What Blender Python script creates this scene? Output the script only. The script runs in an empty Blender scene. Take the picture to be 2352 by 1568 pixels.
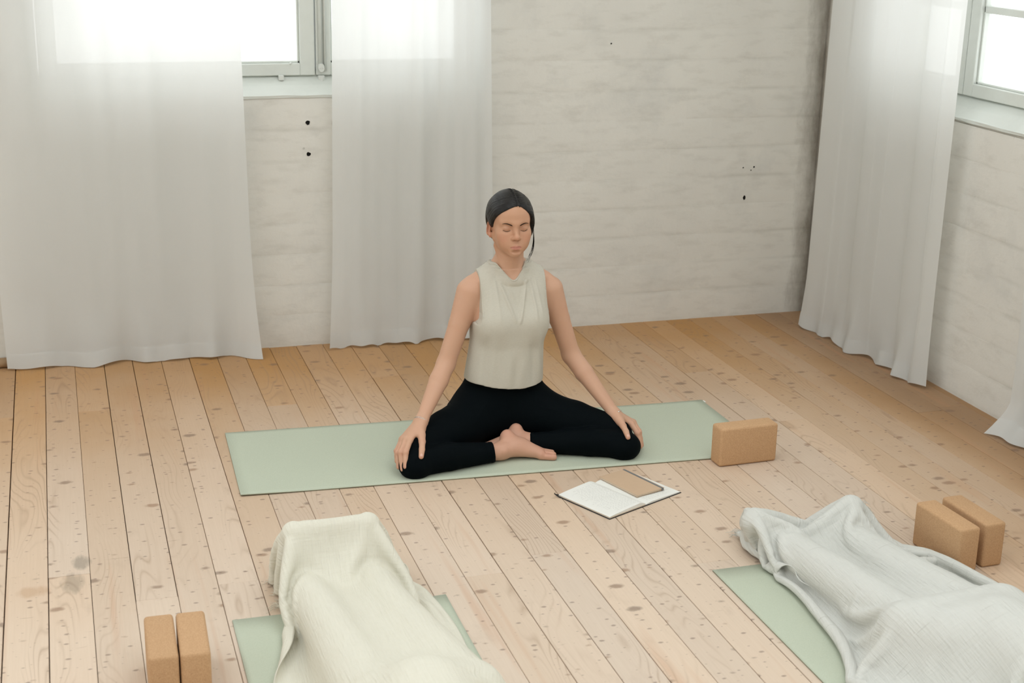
import bpy, bmesh, math, random
import numpy as np
from mathutils import Vector, Matrix

random.seed(7)
rng = np.random.default_rng(11)
SC = bpy.context.scene
COL = SC.collection

# ------------------------------------------------------------------ camera
H = 1.9
FPX, PITCH, YAW, ROLL = 3364.8, 0.29865855, 0.30535651, 0.02100247
fw = Vector((math.sin(YAW) * math.cos(PITCH), math.cos(YAW) * math.cos(PITCH), -math.sin(PITCH)))
rt0 = Vector((math.cos(YAW), -math.sin(YAW), 0)); up0 = rt0.cross(fw)
rt = rt0 * math.cos(ROLL) + up0 * math.sin(ROLL)
up = -rt0 * math.sin(ROLL) + up0 * math.cos(ROLL)
cam = bpy.data.cameras.new('camera'); cam_o = bpy.data.objects.new('camera', cam); COL.objects.link(cam_o)
cam.sensor_width = 36.0; cam.lens = FPX / 2352 * 36.0; cam.clip_start = 0.05
m = Matrix.Identity(4)
for i in range(3):
    m[i][0] = rt[i]; m[i][1] = up[i]; m[i][2] = -fw[i]; m[i][3] = (0, 0, H)[i]
cam_o.matrix_world = m
SC.camera = cam_o
cam.dof.use_dof = True; cam.dof.focus_distance = 5.0; cam.dof.aperture_fstop = 5.0

# ------------------------------------------------------------------ world and light
W = bpy.data.worlds.new('overcast_sky'); SC.world = W; W.use_nodes = True
bg = W.node_tree.nodes['Background']
bg.inputs[0].default_value = (0.955, 0.98, 1.0, 1); bg.inputs[1].default_value = 2.85
SC.view_settings.view_transform = 'Standard'
SC.view_settings.look = 'None'
SC.view_settings.gamma = 1.0
SC.view_settings.use_curve_mapping = False
SC.view_settings.exposure = 0.0
SC.cycles.use_denoising = True
SC.cycles.max_bounces = 10
SC.cycles.diffuse_bounces = 6
SC.cycles.transparent_max_bounces = 16
SC.cycles.transmission_bounces = 6
SC.cycles.sample_clamp_indirect = 6.0

def portal(name, loc, direction, sx, sy):
    l = bpy.data.lights.new(name, 'AREA'); l.shape = 'RECTANGLE'; l.size = sx; l.size_y = sy
    l.cycles.is_portal = True
    o = bpy.data.objects.new(name, l); COL.objects.link(o)
    o.location = loc
    o.rotation_euler = Vector(direction).to_track_quat('-Z', 'Z' if abs(direction[2]) < .5 else 'Y').to_euler()
    return o

# ------------------------------------------------------------------ helpers
def tag(o, label=None, cat=None, group=None, kind=None):
    if label: o['label'] = label
    if cat: o['category'] = cat
    if group: o['group'] = group
    if kind: o['kind'] = kind
    return o

def link(o, parent=None):
    COL.objects.link(o)
    if parent is not None: o.parent = parent
    return o

def mesh_obj(name, verts, faces, mat=None, parent=None, smooth=False, loc=None):
    me = bpy.data.meshes.new(name)
    me.from_pydata([tuple(map(float, v)) for v in verts], [], faces)
    me.update()
    if mat: me.materials.append(mat)
    if smooth: me.polygons.foreach_set('use_smooth', [True] * len(me.polygons))
    o = link(bpy.data.objects.new(name, me), parent)
    if loc is not None: o.location = loc
    return o

def np_mesh(name, V, Q, mat=None, parent=None, smooth=True, loc=(0, 0, 0)):
    """fast mesh from arrays of quads; verts given in world, stored relative to loc"""
    me = bpy.data.meshes.new(name)
    V = np.asarray(V, np.float32) - np.asarray(loc, np.float32)
    Q = np.asarray(Q, np.int32)
    n = Q.shape[1]
    me.vertices.add(len(V)); me.vertices.foreach_set('co', V.ravel())
    me.loops.add(Q.size); me.loops.foreach_set('vertex_index', Q.ravel())
    me.polygons.add(len(Q))
    me.polygons.foreach_set('loop_start', np.arange(0, Q.size, n, dtype=np.int32))
    me.polygons.foreach_set('loop_total', np.full(len(Q), n, np.int32))
    me.update(calc_edges=True); me.validate()
    if smooth: me.polygons.foreach_set('use_smooth', np.ones(len(me.polygons), bool))
    if mat: me.materials.append(mat)
    o = link(bpy.data.objects.new(name, me), parent)
    o.location = loc
    return o

def bm_obj(name, bm, mat=None, parent=None, smooth=False, loc=None):
    me = bpy.data.meshes.new(name); bm.normal_update(); bm.to_mesh(me); bm.free()
    if mat: me.materials.append(mat)
    if smooth: me.polygons.foreach_set('use_smooth', [True] * len(me.polygons))
    o = link(bpy.data.objects.new(name, me), parent)
    if loc is not None: o.location = loc
    return o

def add_box(bm, lo, hi, bev=0.0, seg=1):
    r = bmesh.ops.create_cube(bm, size=1.0)
    vs = r['verts']
    for v in vs:
        v.co = Vector([lo[i] + (v.co[i] + .5) * (hi[i] - lo[i]) for i in range(3)])
    if bev > 0:
        es = list({e for v in vs for e in v.link_edges})
        bmesh.ops.bevel(bm, geom=es, offset=bev, segments=seg, profile=.5, affect='EDGES')
    return vs

def box(name, lo, hi, mat, parent=None, bev=0.0, seg=1, smooth=False):
    bm = bmesh.new(); add_box(bm, lo, hi, bev, seg)
    return bm_obj(name, bm, mat, parent, smooth)

def boxes(name, lst, mat, parent=None, bev=0.0):
    bm = bmesh.new()
    for lo, hi in lst: add_box(bm, lo, hi, bev)
    return bm_obj(name, bm, mat, parent)

def tube(pts, radii, n=8, cap=True):
    """verts, faces of a tube through pts"""
    pts = [np.array(p, float) for p in pts]
    if np.isscalar(radii): radii = [radii] * len(pts)
    V = []; Fc = []
    prev = None
    for i, p in enumerate(pts):
        t = pts[min(i + 1, len(pts) - 1)] - pts[max(i - 1, 0)]
        t = t / (np.linalg.norm(t) + 1e-12)
        if prev is None:
            a = np.array([0, 0, 1.]) if abs(t[2]) < .9 else np.array([1., 0, 0])
            u = np.cross(t, a)
        else:
            u = prev - t * (prev @ t)
        u /= np.linalg.norm(u) + 1e-12; prev = u; w = np.cross(t, u)
        for k in range(n):
            a = 2 * math.pi * k / n
            V.append(p + radii[i] * (math.cos(a) * u + math.sin(a) * w))
    for i in range(len(pts) - 1):
        for k in range(n):
            Fc.append((i * n + k, i * n + (k + 1) % n, (i + 1) * n + (k + 1) % n, (i + 1) * n + k))
    if cap:
        Fc.append(tuple(range(n - 1, -1, -1))); Fc.append(tuple((len(pts) - 1) * n + k for k in range(n)))
    return V, Fc

def merge(parts):
    V = []; Fc = []
    for v, f in parts:
        o = len(V); V += list(v); Fc += [tuple(i + o for i in q) for q in f]
    return V, Fc

def empty(name, loc=(0, 0, 0)):
    o = bpy.data.objects.new(name, None); COL.objects.link(o); o.location = loc
    o.empty_display_size = .1
    return o

# ------------------------------------------------------------------ material helpers
class NT:
    def __init__(s, name):
        s.m = bpy.data.materials.new(name); s.m.use_nodes = True
        s.t = s.m.node_tree; s.t.nodes.clear()
        s.out = s.t.nodes.new('ShaderNodeOutputMaterial')
    def n(s, typ, **kw):
        nd = s.t.nodes.new('ShaderNode' + typ)
        for k, v in kw.items():
            if k.startswith('_'): setattr(nd, k[1:], v)
        return nd
    def l(s, a, b): s.t.links.new(a, b)
    def setv(s, sock, v):
        if isinstance(v, (int, float)): sock.default_value = v
        elif isinstance(v, (tuple, list)): sock.default_value = tuple(v) + ((1,) if len(v) == 3 and len(sock.default_value) == 4 else ())
        else: s.l(v, sock)
    def math(s, op, a, b=0.0, c=None):
        nd = s.n('Math', _operation=op); s.setv(nd.inputs[0], a); s.setv(nd.inputs[1], b)
        if c is not None: s.setv(nd.inputs[2], c)
        return nd.outputs[0]
    def mix(s, f, a, b, blend='MIX'):
        nd = s.n('Mix', _data_type='RGBA', _blend_type=blend)
        s.setv(nd.inputs[0], f); s.setv(nd.inputs[6], a); s.setv(nd.inputs[7], b)
        return nd.outputs[2]
    def ramp(s, f, stops):
        nd = s.n('ValToRGB'); s.setv(nd.inputs[0], f)
        cr = nd.color_ramp
        while len(cr.elements) < len(stops): cr.elements.new(.5)
        for e, (p, c) in zip(cr.elements, stops):
            e.position = p; e.color = (c, c, c, 1) if isinstance(c, (int, float)) else tuple(c) + (1,)
        return nd.outputs[0]
    def noise(s, vec, scale=5, detail=3, rough=.5, dist=0.0):
        nd = s.n('TexNoise'); s.setv(nd.inputs['Vector'], vec)
        nd.inputs['Scale'].default_value = scale; nd.inputs['Detail'].default_value = detail
        nd.inputs['Roughness'].default_value = rough; nd.inputs['Distortion'].default_value = dist
        return nd.outputs[0]
    def vmul(s, vec, v):
        nd = s.n('VectorMath', _operation='MULTIPLY'); s.setv(nd.inputs[0], vec); s.setv(nd.inputs[1], v); return nd.outputs[0]
    def vadd(s, vec, v):
        nd = s.n('VectorMath', _operation='ADD'); s.setv(nd.inputs[0], vec); s.setv(nd.inputs[1], v); return nd.outputs[0]
    def bump(s, h, strength=.3, dist=.01):
        nd = s.n('Bump'); nd.inputs['Strength'].default_value = strength; nd.inputs['Distance'].default_value = dist
        s.l(h, nd.inputs['Height']); return nd.outputs[0]
    def obj(s): return s.n('TexCoord').outputs['Object']
    def pos(s): return s.n('NewGeometry').outputs['Position']
    def xyz(s, v):
        nd = s.n('SeparateXYZ'); s.l(v, nd.inputs[0]); return nd.outputs
    def bsdf(s, color, rough=.6, normal=None, spec=.5, **kw):
        nd = s.n('BsdfPrincipled'); s.setv(nd.inputs['Base Color'], color); s.setv(nd.inputs['Roughness'], rough)
        nd.inputs['Specular IOR Level'].default_value = spec
        for k, v in kw.items(): s.setv(nd.inputs[k.replace('_', ' ')], v)
        if normal is not None: s.l(normal, nd.inputs['Normal'])
        s.l(nd.outputs[0], s.out.inputs[0]); return nd

def plain(name, color, rough=.6, spec=.5, **kw):
    t = NT(name)
    v = t.noise(t.obj(), 60, 3)
    t.bsdf(t.mix(t.math('MULTIPLY', v, .25), color, tuple(c * .75 for c in color)), rough, t.bump(v, .06, .002), spec, **kw)
    return t.m
# ================================================================== materials of the room
def mat_wall():
    t = NT('whitewashed_block')
    p = t.pos(); xyz = t.xyz(p)
    big = t.noise(p, 1.6, 4, .6); mid = t.noise(t.vmul(p, (3, 3, 9)), 2.2, 5, .65); fine = t.noise(p, 55, 4, .6)
    c = t.mix(t.ramp(big, [(.35, 0.0), (.7, 1.0)]), (.735, .725, .68), (.68, .67, .63))
    c = t.mix(t.math('MULTIPLY', t.ramp(mid, [(.50, 0.0), (.74, 1.0)]), .42), c, (.50, .485, .44))
    bl = t.noise(t.vadd(p, (7.7, 1.2, 3.1)), 2.6, 6, .68)
    c = t.mix(t.math('MULTIPLY', t.ramp(bl, [(.52, 0.0), (.70, 1.0)]), .35), c, (.50, .505, .49))
    # grime that gathered along the bed joints, broken up
    fr_ = t.math('ABSOLUTE', t.math('SUBTRACT', t.math('FRACT', t.math('ADD', t.math('DIVIDE', t.math('SUBTRACT', xyz[2], .0085), .1325), .5)), .5))
    jn = t.math('MULTIPLY', t.ramp(fr_, [(.0, 1.0), (.10, 0.0)]), t.ramp(t.noise(t.vmul(p, (2.2, 2.2, 7)), 1.6, 4, .65), [(.44, 0.0), (.66, 1.0)]))
    c = t.mix(t.math('MULTIPLY', jn, .32), c, (.43, .42, .37))
    # soot stain and corner shade painted together, broken up by noise
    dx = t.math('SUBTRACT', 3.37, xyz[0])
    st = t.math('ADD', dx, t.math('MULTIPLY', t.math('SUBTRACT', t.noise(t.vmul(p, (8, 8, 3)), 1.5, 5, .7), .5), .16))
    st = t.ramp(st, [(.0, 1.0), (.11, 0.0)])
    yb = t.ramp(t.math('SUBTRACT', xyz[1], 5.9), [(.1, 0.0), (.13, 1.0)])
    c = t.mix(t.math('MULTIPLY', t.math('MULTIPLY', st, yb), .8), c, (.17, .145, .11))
    # scuffs and small pits
    v = t.n('TexVoronoi'); t.l(t.vadd(p, (3.1, 0.7, .4)), v.inputs['Vector']); v.inputs['Scale'].default_value = 3.4
    spots = t.math('LESS_THAN', v.outputs['Distance'], t.math('MULTIPLY', fine, .035))
    c = t.mix(t.math('MULTIPLY', spots, .4), c, (.25, .24, .21))
    h = t.math('ADD', t.math('MULTIPLY', fine, .35), t.math('MULTIPLY', t.noise(t.vmul(p, (1, 1, 2.2)), 9, 5, .6), 1.0))
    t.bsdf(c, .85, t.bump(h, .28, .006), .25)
    return t.m

def mat_mortar():
    t = NT('grey_mortar'); p = t.pos(); f = t.noise(p, 40, 4, .6)
    t.bsdf(t.mix(f, (.66, .635, .575), (.54, .515, .455)), .9, t.bump(f, .4, .005), .2)
    return t.m

STAINS = [(-.018, 4.085, .030, .055, (.20, .175, .14), .55), (-.045, 3.955, .036, .075, (.23, .19, .14), .5), (-.150, 3.925, .050, .040, (.42, .24, .12), .4)]
def mat_plank():
    t = NT('worn_pine')
    oi = t.n('ObjectInfo')
    p = t.pos(); xyz = t.xyz(p)
    sh = t.n('CombineXYZ'); t.setv(sh.inputs[0], t.math('MULTIPLY', oi.outputs['Random'], 37.0)); t.setv(sh.inputs[1], t.math('MULTIPLY', oi.outputs['Random'], 91.0))
    q = t.vadd(t.obj(), sh.outputs[0])
    # growth rings: long cathedral loops along the board
    warp = t.noise(t.vmul(q, (5, .9, 1)), 1.0, 2, .5)
    qx = t.xyz(q)
    ring = t.math('ADD', t.math('MULTIPLY', warp, 22.0), t.math('MULTIPLY', qx[0], 42.0))
    ring = t.math('ABSOLUTE', t.math('SUBTRACT', t.math('FRACT', ring), .5))
    rline = t.ramp(ring, [(.0, 1.0), (.10, .45), (.22, 0.0)])
    rmask = t.ramp(t.noise(t.vmul(q, (7, .8, 1)), 1.3, 2), [(.48, 0.0), (.66, 1.0)])
    fib = t.noise(t.vmul(q, (170, 4, 1)), 1.0, 4, .7)
    # knots
    def spots(scale, off, size, thr):
        v = t.n('TexVoronoi', _voronoi_dimensions='2D'); t.l(t.vadd(t.vmul(q, (.62, 1.0, 0)), off), v.inputs['Vector']); v.inputs['Scale'].default_value = scale
        cs = t.n('SeparateColor'); t.l(v.outputs['Color'], cs.inputs[0])
        rad = t.math('MULTIPLY', t.math('MAXIMUM', t.math('SUBTRACT', cs.outputs[0], thr), 0.0), size)
        wob = t.math('ADD', v.outputs['Distance'], t.math('MULTIPLY', t.math('SUBTRACT', t.noise(q, 60, 3), .5), .10))
        return t.ramp(t.math('SUBTRACT', t.math('ADD', .5, rad), wob), [(.44, 0.0), (.52, 1.0)]), cs.outputs[1]
    k1, kc = spots(9.5, (0, 0, 0), .21, .45)
    k2, _ = spots(26.0, (5.3, 1.7, 0), .24, .58)
    # halo of redder wood around knots and red heart streaks
    streak = t.ramp(t.noise(t.vmul(q, (16, .7, 1)), 1.0, 3), [(.60, 0.0), (.72, 1.0)])
    # wear: varnish survives along the walls, the middle of the room is scrubbed pale
    nz = t.noise(p, 1.1, 4, .6)
    dw = t.math('MINIMUM', t.math('MULTIPLY', t.math('SUBTRACT', 3.37, xyz[0]), 1.9), t.math('MULTIPLY', t.math('SUBTRACT', 6.04, xyz[1]), 1.0))
    dw = t.math('ADD', dw, t.math('MULTIPLY', t.math('SUBTRACT', nz, .5), 1.1))
    worn = t.ramp(t.math('MULTIPLY', dw, .4), [(.10, 0.0), (.48, .60), (1.0, 1.0)])
    base = t.mix(worn, (.47, .265, .115), (.660, .540, .435))
    edge = t.ramp(t.math('ADD', t.math('SUBTRACT', 3.37, xyz[0]), t.math('MULTIPLY', t.math('SUBTRACT', nz, .5), .25)), [(.16, 1.0), (.42, 0.0)])
    base = t.mix(t.math('MULTIPLY', edge, .6), base, (.25, .145, .075))
    tint = t.math('SUBTRACT', oi.outputs['Random'], .5)
    hs = t.n('HueSaturation'); t.setv(hs.inputs['Color'], base)
    t.setv(hs.inputs['Value'], t.math('ADD', 1.0, t.math('MULTIPLY', tint, .13)))
    t.setv(hs.inputs['Saturation'], t.math('ADD', 1.0, t.math('MULTIPLY', t.math('SUBTRACT', t.math('FRACT', t.math('MULTIPLY', oi.outputs['Random'], 17.3)), .5), .22)))
    c = hs.outputs[0]
    c = t.mix(t.math('MULTIPLY', t.math('SUBTRACT', fib, .3), .30), c, (.36, .25, .16))
    c = t.mix(t.math('MULTIPLY', streak, .30), c, (.50, .25, .13))
    c = t.mix(t.math('MULTIPLY', t.math('MULTIPLY', rline, rmask), .42), c, (.30, .19, .115))
    blot = t.ramp(t.noise(t.vmul(q, (10, 5, 1)), 1.0, 5, .65), [(.60, 0.0), (.80, 1.0)])
    c = t.mix(t.math('MULTIPLY', blot, .22), c, (.30, .22, .16))
    # two old stains soaked into the boards, ragged edges
    for (sx, sy, rx, ry, colr, w) in STAINS:
        ex = t.math('DIVIDE', t.math('SUBTRACT', xyz[0], sx), rx); ey = t.math('DIVIDE', t.math('SUBTRACT', xyz[1], sy), ry)
        d2 = t.math('ADD', t.math('MULTIPLY', ex, ex), t.math('MULTIPLY', ey, ey))
        d2 = t.math('ADD', d2, t.math('MULTIPLY', t.math('SUBTRACT', t.noise(t.vmul(p, (38, 9, 1)), 1.0, 4, .65), .5), 2.2))
        c = t.mix(t.math('MULTIPLY', t.ramp(d2, [(.25, 1.0), (1.0, 0.0)]), w), c, colr)
    # scratches running across the boards
    sc = t.ramp(t.noise(t.vmul(q, (9, 75, 1)), 1.0, 3, .6), [(.69, 0.0), (.75, 1.0)])
    c = t.mix(t.math('MULTIPLY', sc, .45), c, (.24, .155, .10))
    c = t.mix(t.math('MULTIPLY', k1, .62), c, t.mix(kc, (.15, .10, .075), (.27, .145, .08)))
    c = t.mix(t.math('MULTIPLY', k2, .58), c, (.17, .11, .085))
    h = t.math('SUBTRACT', t.math('MULTIPLY', fib, .6), t.math('MULTIPLY', rline, .25))
    t.bsdf(c, t.math('ADD', .50, t.math('MULTIPLY', fib, .15)), t.bump(h, .14, .002), .35)
    return t.m

def mat_paint(name, col, rough=.45):
    t = NT(name); p = t.pos(); f = t.noise(p, 14, 5, .6); g = t.noise(t.vmul(p, (4, 4, 40)), 1.2, 3)
    c = t.mix(t.math('MULTIPLY', t.ramp(f, [(.5, 0.0), (.75, 1.0)]), .18), col, tuple(x * .72 for x in col))
    t.bsdf(c, rough, t.bump(g, .08, .002), .4)
    return t.m

def mat_glass():
    t = NT('window_glass')
    tr = t.n('BsdfTransparent'); tr.inputs[0].default_value = (.96, .965, .955, 1)
    gl = t.n('BsdfGlossy'); gl.inputs['Roughness'].default_value = .03
    fr = t.n('Fresnel'); fr.inputs[0].default_value = 1.45
    mx = t.n('MixShader'); t.setv(mx.inputs[0], t.math('MULTIPLY', fr.outputs[0], t.math('SUBTRACT', 1.0, t.n('NewGeometry').outputs['Backfacing']))); t.l(tr.outputs[0], mx.inputs[1]); t.l(gl.outputs[0], mx.inputs[2])
    t.l(mx.outputs[0], t.out.inputs[0])
    return t.m

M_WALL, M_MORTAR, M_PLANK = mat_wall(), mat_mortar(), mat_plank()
M_FRAME = mat_paint('window_paint', (.66, .69, .655))
M_CEIL = mat_paint('ceiling_paint', (.80, .79, .76), .8)
M_GLASS = mat_glass()
M_DARK = plain('dark_void', (.012, .011, .010), .9, .1)
M_TRIM = plain('bare_pine_trim', (.50, .34, .20), .5)
M_STEEL = plain('painted_metal', (.68, .70, .67), .35)

XR, YB = 3.37, 6.041                    # inner faces of the right and back walls
XL, YF, ZC = -3.2, -2.6, 3.3
W1 = (-.10, 1.77, 1.078, 2.55)          # back window opening x0 x1 z0 z1
W2 = (3.05, 5.62, 1.089, 2.55)          # right window opening y0 y1 z0 z1

# ------------------------------------------------------------------ floor of boards
floor = box('floor', (XL, YF, -.16), (XR + .02, YB + .02, -.020), M_DARK)
tag(floor, kind='structure')
PW = .115
joint_fix = {3: 3.795, 5: 3.838, 11: 3.706, 13: 3.797, 17: 3.617, 19: 3.462, 1: 4.005, 0: 2.2}
k0 = int(math.floor((XL + .224) / PW)); k1 = int(math.ceil((XR + .224) / PW))
for k in range(k0, k1):
    x0 = -.224 + PW * k; x1 = x0 + PW
    x0 = max(x0, XL); x1 = min(x1, XR + .01)
    if x1 - x0 < .02: continue
    if k < -6:
        cuts = [YF, random.uniform(1.0, 3.5), YB + .01]
    else:
        j = joint_fix.get(k)
        if j is None: j = random.choice([1.9, 2.6, 5.35, 5.5, 4.62]) + random.uniform(-.06, .06)
        cuts = sorted([YF, random.uniform(-.5, .9), j, YB + .01])
    for a, b in zip(cuts[:-1], cuts[1:]):
        g = random.choice([.0004, .0006, .0009, .0016]); dz = random.uniform(-.0007, .0007)
        cx_, cy_ = (x0 + x1) / 2, (a + b) / 2
        bm = bmesh.new()
        add_box(bm, (x0 + g - cx_, a + .0006 - cy_, -.019), (x1 - g - cx_, b - .0006 - cy_, 0.0), .0014)
        o = bm_obj('plank', bm, M_PLANK, floor, loc=(cx_, cy_, dz))

# ------------------------------------------------------------------ ceiling with skylights added for light, walls
def slab_with_holes(name, mat, axis, c0, c1, u0, u1, v0, v1, holes):
    """box slab normal to axis with rectangular holes (u,v), built from cells"""
    us = sorted({u0, u1, *[h[0] for h in holes], *[h[1] for h in holes]})
    vs = sorted({v0, v1, *[h[2] for h in holes], *[h[3] for h in holes]})
    lst = []
    for a, b in zip(us[:-1], us[1:]):
        run = None
        for c, d in zip(vs[:-1], vs[1:]):
            mu, mv = (a + b) / 2, (c + d) / 2
            if any(h[0] < mu < h[1] and h[2] < mv < h[3] for h in holes): continue
            if axis == 'y': lst.append(((a, c0, c), (b, c1, d)))
            elif axis == 'x': lst.append(((c0, a, c), (c1, b, d)))
            else: lst.append(((a, c, c0), (b, d, c1)))
    return boxes(name, lst, mat)

SKY = [(-2.4, -.4, -1.6, 4.9), (.6, 2.6, -1.6, 4.9)]
tag(slab_with_holes('ceiling', M_CEIL, 'z', ZC, ZC + .2, XL - .25, XR + .25, YF - .25, YB + .25, SKY), kind='structure')
BK = .006                                # blocks stand this far proud of the backing
hw1 = [(W1[0], W1[1], W1[2], W1[3]), (-2.6, -.9, W1[2], W1[3])]
hw2 = [(W2[0], W2[1], W2[2], W2[3]), (-1.9, 2.3, 1.0, 2.6)]
wall_back = tag(slab_with_holes('wall_back', M_MORTAR, 'y', YB + BK, YB + .26, XL - .25, XR + .25, -.02, ZC, hw1), kind='structure')
wall_right = tag(slab_with_holes('wall_right', M_MORTAR, 'x', XR + BK, XR + .26, YF - .25, YB + BK, -.02, ZC, hw2), kind='structure')
hl = [(2.0, 5.2, .9, 2.7)]
tag(slab_with_holes('wall_left', M_WALL, 'x', XL - .26, XL, YF - .25, YB + BK, -.02, ZC, hl), kind='structure')
hf = []
tag(slab_with_holes('wall_front', M_WALL, 'y', YF - .26, YF, XL, XR + BK, -.02, ZC, hf), kind='structure')

def block_mesh(w, h, seed):
    """one plastered block, face towards -y, soft uneven arrises; origin at lower left of face"""
    r = random.Random(seed)
    n = max(2, int(w / .07))
    xs = [0] + [w * (k + .5) / n for k in range(n)] + [w]; zs = [0, .009, .022, h * .5, h - .022, h - .009, h]
    V = []; Fc = []; t0 = r.uniform(-.0005, .0005)
    for iz, z in enumerate(zs):
        for ix, x in enumerate(xs):
            ez = iz in (0, len(zs) - 1); e2 = iz in (1, len(zs) - 2); ex = ix in (0, len(xs) - 1)
            y = t0 + r.uniform(-.0002, .0002)
            if ex: y = .0004 + r.uniform(0, .0007)
            if ez: y = r.choice([.0003, .0006, .0010, .0016]) + r.uniform(-.0002, .0002)
            if e2: y = t0 + .0004 + r.uniform(-.0002, .0003)
            V.append((x, y, z + (0 if ez else r.uniform(-.004, .004))))
    nx = len(xs)
    for iz in range(len(zs) - 1):
        for ix in range(nx - 1):
            a = iz * nx + ix; Fc.append((a, a + 1, a + nx + 1, a + nx))
    # sides into the wall
    rim = [i for i in range(nx)] + [nx * i + nx - 1 for i in range(1, len(zs))] + [nx * (len(zs) - 1) + i for i in range(nx - 2, -1, -1)] + [nx * i for i in range(len(zs) - 2, 0, -1)]
    o = len(V)
    for i in rim: V.append(V[i])
    o2 = len(V)
    for i in rim: V.append((V[i][0], .009, V[i][2]))
    for a in range(len(rim)):
        b = (a + 1) % len(rim); Fc.append((o + b, o + a, o2 + a, o2 + b))
    return V, Fc

CH, CZ0 = .1325, .0085
def lay_blocks(parent, u0, u1, nmax, holes, place, seed):
    r = random.Random(seed)
    for n in range(nmax):
        z0 = CZ0 + CH * n; z1 = z0 + CH
        if n == 0: z0 = -.01
        u = u0 - (.21 if n % 2 else 0) - r.uniform(0, .05)
        while u < u1:
            L = .42 + r.uniform(-.012, .012)
            a, b = max(u, u0), min(u + L, u1); u += L
            segs = [(a, b, z0, z1)]
            for (h0, h1, hz0, hz1) in holes:
                ns = []
                for (a_, b_, c_, d_) in segs:
                    if b_ <= h0 or a_ >= h1 or d_ <= hz0 or c_ >= hz1: ns.append((a_, b_, c_, d_)); continue
                    if c_ < hz0 - .03: ns.append((a_, b_, c_, hz0))
                    if a_ < h0: ns.append((a_, h0, max(c_, hz0) if c_ < hz0 - .03 else c_, d_))
                    if b_ > h1: ns.append((h1, b_, max(c_, hz0) if c_ < hz0 - .03 else c_, d_))
                segs = ns
            for (a_, b_, c_, d_) in segs:
                if b_ - a_ < .008 or d_ - c_ < .006: continue
                V, Fc = block_mesh(b_ - a_, d_ - c_, r.random())
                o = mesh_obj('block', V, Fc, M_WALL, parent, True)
                place(o, a_, c_)

def place_back(o, u, z): o.location = (u, YB, z)
def place_right(o, u, z):
    o.rotation_euler = (0, 0, -math.pi / 2); o.location = (XR, -u, z)
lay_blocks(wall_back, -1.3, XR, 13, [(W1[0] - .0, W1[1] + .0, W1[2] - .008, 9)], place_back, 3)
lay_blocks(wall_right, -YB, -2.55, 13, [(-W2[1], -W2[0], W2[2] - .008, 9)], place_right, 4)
# plain plastered wall above and beside the blocks (out of the frame)
zt = CZ0 + CH * 13
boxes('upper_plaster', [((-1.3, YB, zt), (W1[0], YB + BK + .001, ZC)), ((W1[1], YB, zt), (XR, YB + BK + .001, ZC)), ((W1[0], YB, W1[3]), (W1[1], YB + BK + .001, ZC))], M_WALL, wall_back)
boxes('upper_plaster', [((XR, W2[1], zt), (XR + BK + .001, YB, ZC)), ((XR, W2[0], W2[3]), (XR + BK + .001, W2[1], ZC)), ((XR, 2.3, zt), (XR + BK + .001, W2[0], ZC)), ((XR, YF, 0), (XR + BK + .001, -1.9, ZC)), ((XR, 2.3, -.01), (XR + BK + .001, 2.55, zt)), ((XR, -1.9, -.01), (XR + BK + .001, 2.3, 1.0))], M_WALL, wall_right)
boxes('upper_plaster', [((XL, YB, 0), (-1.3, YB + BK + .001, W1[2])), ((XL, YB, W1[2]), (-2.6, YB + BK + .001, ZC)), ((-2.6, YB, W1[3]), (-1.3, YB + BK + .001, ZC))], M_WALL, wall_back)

# drill holes and knocks in the back wall: short sleeves, the shade inside painted as a black cap
def bore(x, z, r, seed, squash=1.0):
    rr = random.Random(seed); n = 14
    ring = []
    for k in range(n):
        a = 2 * math.pi * k / n; q = r * (1 + rr.uniform(-.12, .12))
        ring.append((math.cos(a) * q, math.sin(a) * q * squash))
    V = [(x + a * 1.22, YB + .0012, z + b * 1.22) for a, b in ring] + [(x + a * 1.12, YB - .0016, z + b * 1.12) for a, b in ring] + [(x + a, YB - .0012, z + b) for a, b in ring] + [(x + a * .86, YB - .0004, z + b * .86) for a, b in ring]
    Fc = []
    for j in range(3):
        for k in range(n): Fc.append((j * n + k, j * n + (k + 1) % n, (j + 1) * n + (k + 1) % n, (j + 1) * n + k))
    Fc.append(tuple(3 * n + k for k in range(n)))
    o = mesh_obj('drill_hole', V, Fc, M_WALL, wall_back, False)
    o.data.materials.append(M_DARK)
    for i, pl in enumerate(o.data.polygons): pl.material_index = 1 if i >= 2 * n else 0
bore(.997, .963, .0095, 1); bore(.998, .832, .0088, 2)
bore(3.013, .566, .007, 3, 1.5); bore(2.998, .706, .0035, 4); bore(3.052, .707, .004, 5); bore(2.327, 1.273, .0035, 6); bore(3.038, .693, .003, 7)
# paler filler patch near the second curtain
tag(mesh_obj('filler_patch', [(1.113 + .017 * math.cos(a * .524), YB - .0014 + .0006 * (a % 2), .957 + .019 * math.sin(a * .524)) for a in range(12)], [tuple(range(11, -1, -1))], M_MORTAR, wall_back), 'grey round filler patch')

# bare wood quarter round at the foot of the back wall, left of the long curtain
tr = tube([(-1.6, YB - .02, .022), (-.19, YB - .02, .022)], .02, 10)
tag(mesh_obj('baseboard_back', *tr, M_TRIM, None, True), kind='structure')

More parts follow.
